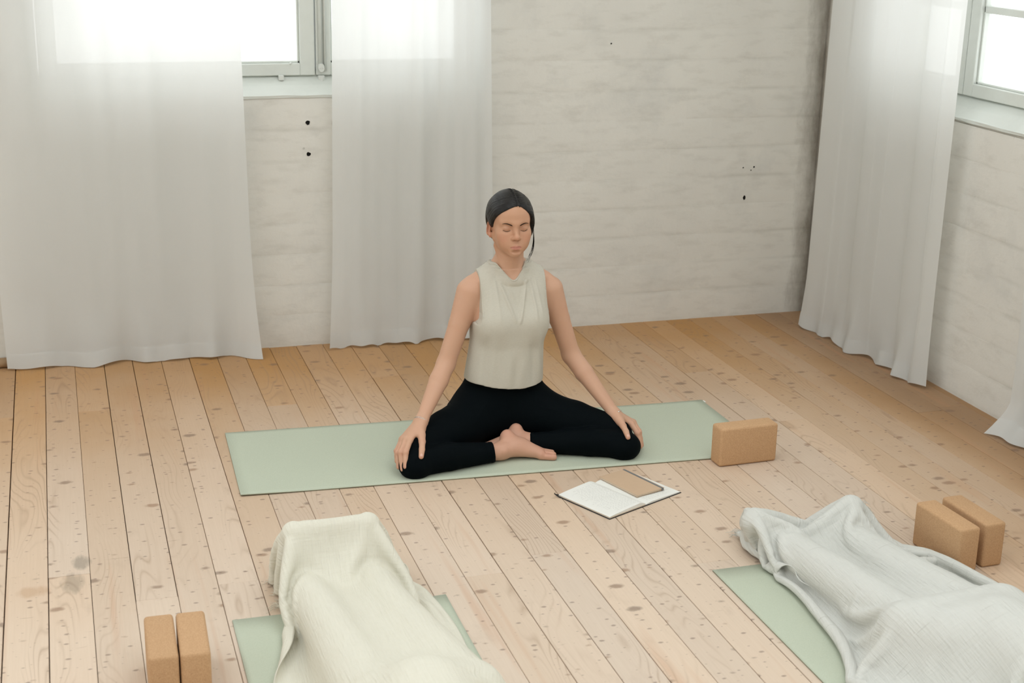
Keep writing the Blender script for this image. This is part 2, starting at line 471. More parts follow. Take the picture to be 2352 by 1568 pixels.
# ------------------------------------------------------------------ windows
DEEP = .10
def window(name, horiz, a0, a1, z0, z1, face, sashes, munt):
    """a = coordinate along the wall; frames sit DEEP inside the wall, above a sloping plastered sill"""
    plane = face + DEEP
    def bx(lst, nm, mat, par, bev=.002):
        L = []
        for (u0, u1, d0, d1, c0, c1) in lst:
            if horiz: L.append(((u0, plane + d0, c0), (u1, plane + d1, c1)))
            else: L.append(((plane + d0, u0, c0), (plane + d1, u1, c1)))
        return boxes(nm, L, mat, par, bev)
    zf = z0 + .066                                # foot of the frame, at the top of the slope
    root = bx([(a0, a1, .012, .10, zf - .03, zf + .02), (a0, a0 + .045, .010, .10, zf, z1), (a1 - .045, a1, .010, .10, zf, z1), (a0, a1, .010, .10, z1 - .05, z1)], name, M_FRAME, None)
    tag(root, kind='structure')
    n = 24; r = random.Random(len(name) + int(a0 * 100)); V = []; Fc = []
    prof = [(-.003, -.012), (-.005, -.001), (.004, .004), (.05, .034), (DEEP + .014, .066), (DEEP + .014, -.012)]
    for i in range(n + 1):
        u = a0 + (a1 - a0) * i / n
        for (d, z) in prof:
            dd = face + d + r.uniform(-.0012, .0012); zz = z0 + z + r.uniform(-.0014, .0014)
            V.append((u, dd, zz) if horiz else (dd, u, zz))
    k = len(prof)
    for i in range(n):
        for j in range(k - 1): Fc.append((i * k + j, (i + 1) * k + j, (i + 1) * k + j + 1, i * k + j + 1) if not horiz else (i * k + j, i * k + j + 1, (i + 1) * k + j + 1, (i + 1) * k + j))
    mesh_obj('sloped_sill', V, Fc, M_FRAME, root, False)
    for (s0, s1) in sashes:
        zb, ztp = zf + .002, z1 - .055; st, bl = .062, .050
        fr = bx([(s0, s0 + st, -.006, .05, zb, ztp), (s1 - st, s1, -.006, .05, zb, ztp), (s0 + st, s1 - st, -.006, .05, zb, zb + bl), (s0 + st, s1 - st, -.006, .05, ztp - bl, ztp)], 'sash', M_FRAME, root, .003)
        bx([(s0 + st - .001, s1 - st + .001, .032, .037, zb + bl - .001, ztp - bl + .001)], 'pane', M_GLASS, fr, 0)
        bx([(s0 + st, s0 + st + .009, .010, .032, zb + bl, ztp - bl), (s1 - st - .009, s1 - st, .010, .032, zb + bl, ztp - bl), (s0 + st, s1 - st, .010, .032, zb + bl, zb + bl + .009)], 'glazing_bead', M_FRAME, fr, .002)
        for zz in munt:
            bx([(s0 + st, s1 - st, .010, .046, zz - .014, zz + .014)], 'muntin', M_FRAME, fr, .003)
    return root

YP = YB + DEEP; KW_ = YP / YB
def wz(z, k): return H - (H - z) * k
win1 = window('window_1', True, W1[0], W1[1], W1[2], W1[3], YB, [(-.05, 1.031 * KW_), (1.036 * KW_, 1.72)], [1.53, 1.87, 2.2])
V, Fc = merge([tube([(1.052 * KW_, YP - .014, 1.17), (1.052 * KW_, YP - .014, 2.45)], .008, 8), tube([(1.072 * KW_, YP - .011, 1.165), (1.072 * KW_, YP - .011, 2.45)], .006, 8)])
rod = mesh_obj('bolt_rod', V, Fc, M_FRAME, win1, True)
bm = bmesh.new(); bmesh.ops.create_cone(bm, cap_ends=True, segments=20, radius1=.0145, radius2=.0125, depth=.016)
bmesh.ops.rotate(bm, verts=bm.verts, matrix=Matrix.Rotation(math.pi / 2, 3, 'X')); bmesh.ops.scale(bm, verts=bm.verts, vec=(1, 1, 1.35))
cov = bm_obj('bolt_cover', bm, M_STEEL, win1, False, (1.054 * KW_, YP - .024, wz(1.190, KW_)))
for s in (-1, 1):
    bm = bmesh.new(); bmesh.ops.create_uvsphere(bm, u_segments=8, v_segments=6, radius=.0028)
    sc_ = bm_obj('screw', bm, M_STEEL, cov, True, (.006 * s, -.009, 0))
zc_ = wz(1.146, KW_)
boxes('bolt_catch', [((1.043 * KW_, YP - .020, zc_ - .010), (1.068 * KW_, YP + .010, zc_ + .012)), ((1.050 * KW_, YP - .028, zc_ - .020), (1.062 * KW_, YP - .004, zc_ + .004))], M_STEEL, win1, .002)
boxes('window_stop', [((.878 * KW_, YP - .030, wz(1.141, KW_)), (.900 * KW_, YP - .006, wz(1.163, KW_)))], M_STEEL, win1, .003)
bm = bmesh.new(); bmesh.ops.create_uvsphere(bm, u_segments=8, v_segments=6, radius=.0055)
bm_obj('screw', bm, M_STEEL, win1, True, (.931 * KW_, YP - .007, wz(1.207, KW_)))
KR_ = (XR + DEEP) / XR
win2 = window('window_2', False, W2[0], W2[1], W2[2], W2[3], XR, [(4.94 * KR_, 5.56), (4.30, 4.936 * KR_), (3.70, 4.296), (3.10, 3.696)], [1.495, 1.83, 2.17])
# unseen windows and skylights added around the room to light it
def unseen_window(name, horiz, a0, a1, z0, z1, plane, d, n):
    L = []; P = []
    step = (a1 - a0) / n
    for i in range(n + 1):
        u = a0 + i * step; L.append((max(a0, u - .03), min(a1, u + .03), z0, z1))
    L += [(a0, a1, z0, z0 + .06), (a0, a1, z1 - .06, z1)]
    def b(lst, d0, d1):
        return [((u0, plane + min(d0, d1), c0), (u1, plane + max(d0, d1), c1)) if horiz else ((plane + min(d0, d1), u0, c0), (plane + max(d0, d1), u1, c1)) for (u0, u1, c0, c1) in lst]
    r = boxes(name, b(L, d * .03, d * .10), M_FRAME, None); tag(r, kind='structure')
    boxes('pane', b([(a0, a1, z0, z1)], d * .06, d * .065), M_GLASS, r)
unseen_window('window_3', True, -2.6, -.9, W1[2], W1[3], YB, 1, 3)
unseen_window('window_4', False, -1.9, 2.3, 1.0, 2.6, XR, 1, 6)
unseen_window('window_5', False, 2.0, 5.2, .9, 2.7, XL, -1, 5)
for i, s in enumerate(SKY):
    r = boxes('unseen_skylight', [((s[0], s[2] + (s[3] - s[2]) * k / 4 - .03, ZC + .05), (s[1], s[2] + (s[3] - s[2]) * k / 4 + .03, ZC + .12)) for k in range(5)], M_FRAME)
    r.name = 'window_%d' % (6 + i); tag(r, kind='structure')  # skylights are unseen, put in the ceiling for soft top light
    boxes('pane', [((s[0], s[2], ZC + .08), (s[1], s[3], ZC + .085))], M_GLASS, r)
    portal('skylight_portal', ((s[0] + s[1]) / 2, (s[2] + s[3]) / 2, ZC + .2), (0, 0, -1), s[1] - s[0], s[3] - s[2])
portal('window_portal', ((W1[0] + W1[1]) / 2, YB + .2, (W1[2] + W1[3]) / 2), (0, -1, 0), W1[1] - W1[0], W1[3] - W1[2])
portal('window_portal', (-1.75, YB + .2, (W1[2] + W1[3]) / 2), (0, -1, 0), 1.7, W1[3] - W1[2])
portal('window_portal', (XR + .2, (W2[0] + W2[1]) / 2, (W2[2] + W2[3]) / 2), (-1, 0, 0), W2[1] - W2[0], W2[3] - W2[2])
portal('window_portal', (XR + .2, .2, 1.8), (-1, 0, 0), 4.2, 1.6)
portal('window_portal', (XL - .2, 3.6, 1.8), (1, 0, 0), 3.2, 1.8)
# ================================================================== cloth
def mat_curtain():
    t = NT('sheer_linen')
    o = t.obj(); w = t.noise(t.vmul(o, (900, 900, 60)), 1.0, 2); w2 = t.noise(t.vmul(o, (60, 60, 900)), 1.0, 2)
    wv = t.math('ADD', t.math('MULTIPLY', w, .5), t.math('MULTIPLY', w2, .5))
    c = t.mix(wv, (.79, .80, .79), (.85, .86, .85))
    df = t.n('BsdfDiffuse'); t.l(c, df.inputs[0]); bp = t.bump(wv, .10, .001); t.l(bp, df.inputs['Normal'])
    tl = t.n('BsdfTranslucent'); tl.inputs[0].default_value = (.80, .81, .80, 1); t.l(bp, tl.inputs['Normal'])
    m1 = t.n('MixShader'); m1.inputs[0].default_value = .46; t.l(df.outputs[0], m1.inputs[1]); t.l(tl.outputs[0], m1.inputs[2])
    tr = t.n('BsdfTransparent')
    m2 = t.n('MixShader'); t.setv(m2.inputs[0], .045)
    t.l(m1.outputs[0], m2.inputs[1]); t.l(tr.outputs[0], m2.inputs[2]); t.l(m2.outputs[0], t.out.inputs[0])
    return t.m
M_CURT = mat_curtain()

def curtain(name, label, A, B, C, D, nrm, folds, hem_wave, seed, n=220, mrows=90, flick=None):
    """A,B = top left/right, C,D = bottom left/right (as seen from the room); nrm = towards the room"""
    A, B, C, D, nrm = [np.array(q, float) for q in (A, B, C, D, nrm)]
    r = np.random.default_rng(seed)
    s = np.linspace(0, 1, n)[None, :]; t = np.linspace(0, 1, mrows)[:, None]
    P = ((A[None, None] * (1 - s[..., None]) + B[None, None] * s[..., None]) * (1 - t[..., None]) + (C[None, None] * (1 - s[..., None]) + D[None, None] * s[..., None]) * t[..., None])
    off = np.zeros((mrows, n)); side = np.zeros((mrows, n))
    for (f, a, ph, dr, pw) in folds:
        x = 2 * np.pi * (f * s + ph + dr * t)
        w = np.sin(x); w = np.sign(w) * np.abs(w) ** pw
        env = .55 + .45 * np.sin(2 * np.pi * (s * 1.3 + ph * 2) + 1.3 * t)
        off += a * w * env * (1.0 - .25 * t); side += a * .5 * np.cos(x) * env
    # crumple close to the hem where the cloth meets the floor
    k = np.clip((t - .90) / .10, 0, 1) ** 1.5
    for j in range(7):
        f = r.uniform(1.5, 8); off += k * .006 * np.sin(2 * np.pi * (f * s + r.random() + r.uniform(-1, 1) * t * 2))
    tang = (B - A) / np.linalg.norm(B - A)
    P = P + off[..., None] * nrm + side[..., None] * tang * .5
    hw = np.zeros(n)
    for (f, a, ph) in hem_wave: hw += a * np.sin(2 * np.pi * (f * s[0] + ph))
    P[..., 2] += (np.abs(hw)[None, :]) * np.clip((t - .7) / .3, 0, 1) ** 2
    P += nrm * (.018 * k)[..., None]
    if flick is not None: P = flick(P, s, t)
    P[..., 2] = np.maximum(P[..., 2], .0035)
    idx = np.arange(n * mrows).reshape(mrows, n)
    Q = np.stack([idx[:-1, :-1], idx[1:, :-1], idx[1:, 1:], idx[:-1, 1:]], -1).reshape(-1, 4)
    loc = (C + D) / 2; loc[2] = 0
    root = np_mesh(name, P.reshape(-1, 3), Q, M_CURT, None, True, loc)
    tag(root, label, 'curtain', 'sheer curtains hanging beside the windows')
    # doubled hem band along the bottom
    h0 = mrows - 3
    Ph = P[h0:, :] + nrm * .0016; Ph[..., 2] = np.maximum(Ph[..., 2], .004)
    ih = np.arange(Ph.shape[0] * n).reshape(Ph.shape[0], n)
    Qh = np.stack([ih[:-1, :-1], ih[1:, :-1], ih[1:, 1:], ih[:-1, 1:]], -1).reshape(-1, 4)
    hb = np_mesh('hem', Ph.reshape(-1, 3) - loc, Qh, M_CURT, root, True)
    return root

def flick1(P, s, t):
    k = np.clip((s - .93) / .07, 0, 1) * np.clip((t - .78) / .22, 0, 1) ** 2
    P[..., 0] += .02 * k; P[..., 1] -= .055 * k
    return P
curtain('curtain', 'widest sheer white curtain, covering the left part of the back window',
        (-.30, 5.925, 2.75), (.700, 5.925, 2.75), (-.255, 5.985, 0), (.742, 5.955, 0), (0, -1, 0),
        [(3.4, .011, .10, .09, 1.0), (6.1, .006, .42, -.16, .9), (1.3, .014, .7, .1, 1.0), (10.7, .0022, .2, .3, 1.0)],
        [(1.5, .012, .1), (6, .004, .3)], 1, flick=flick1)
def flick2(P, s, t):
    k = np.clip((.10 - s) / .10, 0, 1) * np.clip((t - .80) / .20, 0, 1) ** 2
    P[..., 0] -= .022 * k; P[..., 1] -= .02 * k
    return P
curtain('curtain', 'sheer white curtain at the right of the back window, behind the seated woman',
        (1.102, 5.925, 2.75), (1.715, 5.925, 2.75), (1.075, 5.960, 0), (1.800, 5.975, 0), (0, -1, 0),
        [(3.1, .014, .63, .05, .9), (5.7, .009, .15, .12, .8), (1.4, .010, .3, -.1, 1.0), (9.6, .003, .5, .2, 1.0)],
        [(2.3, .016, .35), (7, .004, .1)], 2, flick=flick2)
def flick3(P, s, t):
    # the leading edge folds back on itself
    k = np.clip((s - .90) / .10, 0, 1)
    P[..., 0] -= .035 * np.sin(k * np.pi * .9) ; P[..., 1] += .02 * k * np.sin(k * np.pi)
    b = np.clip((t - .86) / .14, 0, 1) ** 2 * np.clip((s - .9) / .1, 0, 1)
    P[..., 1] -= .02 * b
    return P
curtain('curtain', 'pleated sheer curtain in the far corner, left of the right-hand window',
        (3.255, 5.765, 2.75), (3.262, 4.815, 2.75), (3.235, 5.790, 0), (3.305, 4.875, 0), (-1, 0, 0),
        [(2.6, .020, .05, .02, .55), (4.7, .007, .33, .04, .7), (1.3, .010, .6, -.05, 1.0)],
        [(2.0, .014, .2), (5, .006, .4)], 3, flick=flick3)
def flick4(P, s, t):
    k = np.clip((t - .955) / .045, 0, 1) ** 1.4 * np.clip(1 - s / .16, 0, 1)
    P[..., 0] -= .085 * k; P[..., 1] += .02 * k
    return P
curtain('curtain', 'sheer curtain at the right edge of the picture, hem flaring onto the boards',
        (3.265, 4.335, 2.75), (3.262, 3.20, 2.75), (3.315, 4.33, 0), (3.30, 3.20, 0), (-1, 0, 0),
        [(5.0, .020, .30, .03, .8), (9.3, .008, .1, .06, .8)], [(2.0, .012, .6)], 4, flick=flick4)
# rods above the frame that the curtains hang from
def rod(name, a, b, label):
    v, f = tube([a, b], .011, 10); r = mesh_obj(name, v, f, M_STEEL, None, True); tag(r, label, 'curtain rod')
    d = (np.array(b) - np.array(a)); d = d / np.linalg.norm(d)
    for e, sg in ((a, -1), (b, 1)):
        v, f = tube([np.array(e), np.array(e) + d * sg * .012, np.array(e) + d * sg * .03], [.011, .018, .006], 10); mesh_obj('finial', v, f, M_STEEL, r, True)
    for q in (.04, .5, .96):
        p = np.array(a) + (np.array(b) - np.array(a)) * q
        w = np.array((p[0], YB, p[2])) if abs(d[0]) > .5 else np.array((XR, p[1], p[2]))
        v, f = tube([p, w], .007, 8); mesh_obj('bracket', v, f, M_STEEL, r, True)
rod('curtain_rod', (-.75, 5.925, 2.762), (1.95, 5.925, 2.762), 'metal rod above the back window, carrying two curtains')
rod('curtain_rod', (3.26, 5.98, 2.762), (3.26, 2.9, 2.762), 'metal rod above the right-hand window, carrying two curtains')

# ------------------------------------------------------------------ draped blankets (position based cloth)
def capsule_d(P, caps):
    """distance and outward normal to a union of round cones (hard min)"""
    best = np.full(len(P), 9.0); N = np.zeros_like(P)
    for (a, b, ra, rb) in caps:
        a = np.array(a); b = np.array(b); ba = b - a
        h = np.clip(((P - a) @ ba) / (ba @ ba), 0, 1)
        v = P - a - h[:, None] * ba; L = np.linalg.norm(v, axis=1) + 1e-9
        d = L - (ra + (rb - ra) * h)
        k = d < best; best[k] = d[k]; N[k] = v[k] / L[k, None]
    return best, N

def drape(x0, x1, y0, y1, dx, caps, steps, slack, seed, floor_z, z_start, shear=0.0, iters=6, pinch=None, fric=.7, rip=None, walls=None, slack_y=0.0):
    nx = int(round((x1 - x0) / dx)) + 1; ny = int(round((y1 - y0) / dx)) + 1
    gx, gy = np.meshgrid(np.linspace(x0, x1, nx), np.linspace(y0, y1, ny))
    r = np.random.default_rng(seed)
    cx_ = (x0 + x1) / 2
    P = np.zeros((ny, nx, 3))
    P[..., 0] = cx_ + (gx - cx_) * (1 - slack) + shear * (gy - y1); P[..., 1] = y1 - (y1 - gy) * (1 - slack_y)
    z = np.zeros((ny, nx))
    for j in range(8):
        f1, f2 = r.uniform(4, 12), r.uniform(-5, 5)
        z += .008 * np.sin(f1 * gx * 3 + f2 * gy + r.uniform(0, 6))
    if rip is not None: z += rip(gx, gy)
    P[..., 2] = z_start + z
    P = P.reshape(-1, 3); V = np.zeros_like(P)
    idx = np.arange(nx * ny).reshape(ny, nx)
    def pairs(a, b, k):
        out = []
        a = a.reshape(-1); b = b.reshape(-1)
        col = k.reshape(-1)
        for c in np.unique(col):
            q = col == c; out.append((a[q], b[q]))
        return out
    jj, ii = np.meshgrid(np.arange(nx), np.arange(ny))
    cons = []
    for (di, dj, stiff) in ((0, 1, 1.0), (1, 0, 1.0), (1, 1, .35), (1, -1, .35), (0, 2, .10), (2, 0, .10)):
        sa = idx[:ny - di if di else ny, (0 if dj >= 0 else -dj):(nx - dj if dj > 0 else nx)]
        sb = idx[di:, max(dj, 0):(nx + dj if dj < 0 else nx)]
        ci = ii[:ny - di if di else ny, (0 if dj >= 0 else -dj):(nx - dj if dj > 0 else nx)]
        cj = jj[:ny - di if di else ny, (0 if dj >= 0 else -dj):(nx - dj if dj > 0 else nx)]
        if di == 0: col = (cj // dj) % 2
        else: col = (ci // di) % 2
        L = dx * math.hypot(di, dj)
        for a, b in pairs(sa, sb, col): cons.append((a, b, L, stiff))
    dt = 1 / 240.0
    fz = floor_z if callable(floor_z) else (lambda Q: np.full(len(Q), floor_z))
    for st in range(steps):
        V[:, 2] -= 9.8 * dt
        V *= .98
        if pinch is not None: V += pinch(P, st) * dt
        O = P.copy(); P = P + V * dt
        for it in range(iters):
            for a, b, L, sf in cons:
                d = P[b] - P[a]; l = np.sqrt((d * d).sum(1)) + 1e-9
                q = (l - L) / l * .5 * sf
                if sf < .2: q = np.minimum(q, 0)       # bending only pushes apart
                c = d * q[:, None]
                P[a] += c; P[b] -= c
            if it % 2 == 1:
                d, N = capsule_d(P, caps); k = d < .006
                P[k] += N[k] * (.006 - d[k])[:, None]
        if walls is not None:
            a = min(1.0, st / (steps * .8))
            wl, wr, wy = walls
            yy = P[:, 1]
            xl = np.interp(yy, wl[0], wl[1]) - (1 - a) * .22; xr = np.interp(yy, wr[0], wr[1]) + (1 - a) * .22
            lo = P[:, 2] < .17
            q = lo & (P[:, 0] < xl); P[q, 0] += np.minimum(xl[q] - P[q, 0], .0008)
            q = lo & (P[:, 0] > xr); P[q, 0] -= np.minimum(P[q, 0] - xr[q], .0008)
            q = P[:, 1] > wy + (1 - a) * .2; P[q, 1] -= .0006
        d, N = capsule_d(P, caps)
        th = .006
        k = d < th
        P[k] += N[k] * (th - d[k])[:, None]
        mv = P[k] - O[k]; Nk = N[k]; mv -= Nk * (mv * Nk).sum(1)[:, None]
        P[k] -= mv * fric
        f = fz(P) + .004
        k2 = P[:, 2] < f
        P[k2, 2] = f[k2]
        P[k2, :2] -= (P[k2, :2] - O[k2, :2]) * .7
        V = (P - O) / dt
        sp = np.linalg.norm(V, axis=1); mx = .30
        q = sp > mx; V[q] *= (mx / sp[q])[:, None]
    return P.reshape(ny, nx, 3)

def smooth_up(P, k):
    """upsample the grid k times with cubic (Catmull-Rom) interpolation"""
    def up1(A, axis):
        A = np.moveaxis(A, axis, 0); n = len(A)
        t = np.linspace(0, n - 1, (n - 1) * k + 1); i = np.clip(t.astype(int), 0, n - 2); f = (t - i)[:, None, None]
        p0 = A[np.clip(i - 1, 0, n - 1)]; p1 = A[i]; p2 = A[i + 1]; p3 = A[np.clip(i + 2, 0, n - 1)]
        R = .5 * (2 * p1 + (p2 - p0) * f + (2 * p0 - 5 * p1 + 4 * p2 - p3) * f ** 2 + (3 * p1 - p0 - 3 * p2 + p3) * f ** 3)
        return np.moveaxis(R, 0, axis)
    return up1(up1(P, 0), 1)

def mat_gauze(name, c1, c2, slub):
    t = NT(name)
    uv = t.n('UVMap').outputs[0]
    warp = t.noise(uv, 9, 3); q = t.vadd(t.vmul(uv, (1, 1, 0)), t.vmul(t.n('TexNoise').outputs['Color'], (.004, .004, 0)))
    a = t.noise(t.vmul(uv, (150, 11, 1)), 1.0, 3, .6); b = t.noise(t.vmul(uv, (12, 130, 1)), 1.0, 3, .6)
    cr = t.math('ADD', t.math('MULTIPLY', a, .75), t.math('MULTIPLY', b, .35))
    sl = t.ramp(t.noise(t.vmul(uv, (150, 7, 1)), 1.0, 1, .4), [(.70, 0.0), (.76, 1.0)])
    sl2 = t.ramp(t.noise(t.vmul(uv, (8, 170, 1)), 1.0, 1, .4), [(.70, 0.0), (.76, 1.0)])
    c = t.mix(cr, c1, c2)
    c = t.mix(t.math('MULTIPLY', t.math('MAXIMUM', sl, sl2), slub), c, (.50, .49, .45))
    nrm = t.bump(cr, .8, .007)
    df = t.n('BsdfDiffuse'); t.l(c, df.inputs[0]); t.l(nrm, df.inputs['Normal'])
    tl = t.n('BsdfTranslucent'); t.l(c, tl.inputs[0]); t.l(nrm, tl.inputs['Normal'])
    mx = t.n('MixShader'); mx.inputs[0].default_value = .12; t.l(df.outputs[0], mx.inputs[1]); t.l(tl.outputs[0], mx.inputs[2]); t.l(mx.outputs[0], t.out.inputs[0])
    return t.m

def blanket(name, label, P, mat, loc, fringe_edges, seed, ups=3):
    P = smooth_up(P, ups); P[..., 2] = np.maximum(P[..., 2], .0066)
    ny, nx = P.shape[:2]
    idx = np.arange(nx * ny).reshape(ny, nx)
    Q = np.stack([idx[:-1, :-1], idx[:-1, 1:], idx[1:, 1:], idx[1:, :-1]], -1).reshape(-1, 4)
    o = np_mesh(name, P.reshape(-1, 3), Q, mat, None, True, loc)
    uvl = o.data.uv_layers.new(name='UVMap')
    uvs = np.stack(np.meshgrid(np.arange(nx) * .005, np.arange(ny) * .005), -1).reshape(-1, 2).astype(np.float32)
    li = np.zeros(len(o.data.loops), np.int32); o.data.loops.foreach_get('vertex_index', li)
    uvl.data.foreach_set('uv', uvs[li].ravel())
    sol = o.modifiers.new('thickness', 'SOLIDIFY'); sol.thickness = .0025; sol.offset = 1
    tag(o, label, 'blanket')
    # short fringe on the cut edges
    r = random.Random(seed); parts = []
    for (e, ylo, yhi) in fringe_edges:
        if e == 'y1': line = P[-1, :]; inn = P[-2, :]
        elif e == 'y0': line = P[0, :]; inn = P[1, :]
        elif e == 'x0': line = P[:, 0]; inn = P[:, 1]
        else: line = P[:, -1]; inn = P[:, -2]
        for i in range(0, len(line)):
            if not ylo <= line[i][1] <= yhi: continue
            d = line[i] - inn[i]; d = d / (np.linalg.norm(d) + 1e-9)
            L = r.uniform(.024, .048)
            j = np.array([r.uniform(-.5, .5), r.uniform(-.5, .5), 0])
            p0 = line[i] - d * .002; p1 = p0 + d * L * .5 + j * L * .4; p2 = p1 + d * L * .4 + j * L * .6 - np.array([0, 0, L * .5])
            for p in (p0, p1, p2): p[2] = max(p[2], .003)
            parts.append(tube([p0, p1, p2], [.0011, .0009, .0005], 3, False))
    if parts:
        V, Fc = merge(parts)
        V = [tuple(np.array(v) - np.array(loc)) for v in V]
        f = mesh_obj('fringe', V, Fc, mat, o, True); tag(f, kind='stuff')
    return o
# ================================================================== yoga mats
def mat_mat():
    t = NT('sage_rubber'); o = t.obj(); f = t.noise(o, 330, 3, .7); g = t.noise(o, 7, 4, .6)
    c = t.mix(f, (.405, .450, .350), (.555, .600, .490)); c = t.mix(t.math('MULTIPLY', g, .12), c, (.42, .45, .38))
    t.bsdf(c, .62, t.bump(f, .25, .001), .3); return t.m
M_MAT = mat_mat(); M_MATB = plain('olive_mat_base', (.17, .165, .105), .8)

def yoga_mat(label, corners, seed):
    """corners: far left, far right, near right, near left"""
    r = np.random.default_rng(seed)
    fl_, fr_, nr_, nl_ = [np.array(c, float) for c in corners]
    n, m_ = 40, 24
    def sheet(z0, z1):
        V = []; Fc = []
        lift = lambda s, t: .0035 * max(0, 1 - (s + (1 - t)) * 9) + .0022 * max(0, 1 - ((1 - s) + t) * 10)
        for lay, z in ((0, z0), (1, z1)):
            for i in range(m_ + 1):
                for j in range(n + 1):
                    s, t = j / n, i / m_
                    p = (fl_ * (1 - s) + fr_ * s) * (1 - t) + (nl_ * (1 - s) + nr_ * s) * t
                    V.append((p[0], p[1], z + lift(s, t)))
        N = (m_ + 1) * (n + 1)
        for i in range(m_):
            for j in range(n):
                a = i * (n + 1) + j
                Fc.append((N + a, N + a + n + 1, N + a + n + 2, N + a + 1)); Fc.append((a, a + 1, a + n + 2, a + n + 1))
        rim = [j for j in range(n + 1)] + [i * (n + 1) + n for i in range(1, m_ + 1)] + [m_ * (n + 1) + j for j in range(n - 1, -1, -1)] + [i * (n + 1) for i in range(m_ - 1, 0, -1)]
        for k in range(len(rim)):
            a, b = rim[k], rim[(k + 1) % len(rim)]; Fc.append((a, N + a, N + b, b))
        return V, Fc
    loc = np.array([*(fl_ + fr_ + nr_ + nl_) / 4, 0.0]) if len(fl_) == 2 else None
    def rel(V): return [tuple(np.array(v) - loc) for v in V]
    V, Fc = sheet(.0030, .0052); root = mesh_obj('yoga_mat', rel(V), Fc, M_MAT, None, True, loc)
    tag(root, label, 'yoga mat', 'sage green yoga mats')
    V, Fc = sheet(.0010, .0030); mesh_obj('base_layer', rel(V), Fc, M_MATB, root, False)
    return root
mat1 = yoga_mat('sage green yoga mat under the seated woman', [(.508, 5.040), (2.345, 4.950), (2.352, 4.365), (.491, 4.452)], 1)
yoga_mat('sage green yoga mat under the cream blanket, front centre', [(.363, 3.608), (.956, 3.603), (.951, 1.76), (.356, 1.76)], 2)
yoga_mat('sage green yoga mat under the white blanket, front right', [(1.753, 3.556), (2.345, 3.552), (2.352, 1.72), (1.762, 1.72)], 3)
tg = box('label_tag', (2.335 - 1.424, 4.925 - 4.7018, .0054), (2.352 - 1.424, 4.945 - 4.7018, .0060), plain('white_label', (.85, .86, .84), .5), mat1)
tag(tg, 'small white label tag')

# ================================================================== cork blocks
def mat_cork():
    t = NT('cork'); o = t.obj()
    oi = t.n('ObjectInfo')
    v = t.n('TexVoronoi'); t.l(o, v.inputs['Vector']); v.inputs['Scale'].default_value = 620
    cs = t.n('SeparateColor'); t.l(v.outputs['Color'], cs.inputs[0])
    f = t.noise(o, 300, 4, .6)
    c = t.mix(cs.outputs[0], (.455, .275, .145), (.565, .36, .205))
    c = t.mix(t.ramp(f, [(.62, 0.0), (.75, 1.0)]), c, (.31, .17, .08))
    hs = t.n('HueSaturation'); t.l(c, hs.inputs['Color']); t.setv(hs.inputs['Value'], t.math('ADD', .94, t.math('MULTIPLY', oi.outputs['Random'], .12)))
    t.bsdf(hs.outputs[0], .8, t.bump(t.math('ADD', f, t.math('MULTIPLY', cs.outputs[1], .4)), .3, .0015), .2); return t.m
M_CORK = mat_cork()
bmk = bmesh.new(); add_box(bmk, (-.1115, -.036, 0), (.1115, .036, .140), .0095, 4)
blk = bm_obj('cork_block', bmk, M_CORK, None, True)
def put_block(o, x, y, deg, label):
    o.location = (x, y, .0004); o.rotation_euler = (0, 0, math.radians(deg))
    tag(o, label, 'yoga block', 'cork yoga blocks standing on edge'); return o
def dup_block():
    o = blk.copy(); COL.objects.link(o); return o
put_block(blk, 2.228, 4.338, 2.2, 'cork block on the near right corner of the seated woman\'s mat')
put_block(dup_block(), 2.4745, 3.468, 93.4, 'cork block of the right pair, the one nearer the white blanket')
put_block(dup_block(), 2.5730, 3.482, 92.2, 'cork block of the right pair, the one farther from the white blanket')
put_block(dup_block(), .1595, 3.318, 89.0, 'cork block of the front left pair, the one farther from the mat')
put_block(dup_block(), .2362, 3.316, 88.2, 'cork block of the front left pair, the one nearer the mat')

# ================================================================== open notebook and kraft booklet
def mat_paper():
    t = NT('paper'); f = t.noise(t.obj(), 40, 4); t.bsdf(t.mix(f, (.80, .80, .765), (.74, .74, .70)), .8, t.bump(f, .05, .002), .2); return t.m
M_PAPER = mat_paper(); M_INK = plain('grey_ink', (.40, .40, .39), .8); M_KRAFT = plain('kraft_card', (.56, .40, .27), .75)
M_BLACKC = plain('black_cover', (.02, .018, .017), .5); M_GREYB = plain('grey_elastic', (.155, .165, .170), .7); M_PAGEE = plain('page_edges', (.66, .56, .44), .8)
nb = empty('notebook', (1.695, 4.160, 0)); nb.rotation_euler = (0, 0, math.radians(-65.0))
tag(nb, 'open notebook with handwritten white pages on the boards in front of the mat', 'notebook')
# local frame: x along the spine (towards the near end), y to the right-hand page ... built flat, pages arch at the spine
HL, PWD = .117, .166
def page_h(t):
    """height of the page block at fraction t from the spine (0) to the fore edge (1)"""
    return .0035 + .0085 * math.sin(min(1, t * 5.5 + .0) * math.pi / 2) * (1 - t) ** .7 + .001
def page_block(side, thick, name):
    n = 18; V = []; Fc = []; e = .004
    for i in range(n + 1):
        t = i / n; y = side * (.001 + PWD * t)
        for x in (-HL, HL):
            V.append((x, y, page_h(t) * thick + .002)); V.append((x, y, .0026))
    for i in range(n):
        a = i * 4; b = a + 4
        q = [(a, a + 2, b + 2, b), (a + 1, b + 1, b + 3, a + 3), (a, b, b + 1, a + 1), (a + 2, a + 3, b + 3, b + 2)]
        if side < 0: q = [tuple(reversed(z)) for z in q]
        Fc += q
    Fc += [(0, 1, 3, 2), (n * 4, n * 4 + 2, n * 4 + 3, n * 4 + 1)]
    o = mesh_obj(name, V, Fc, M_PAPER, nb, False)
    return o
L_ = page_block(-1, 1.25, 'page_stack'); R_ = page_block(1, .55, 'page_stack')
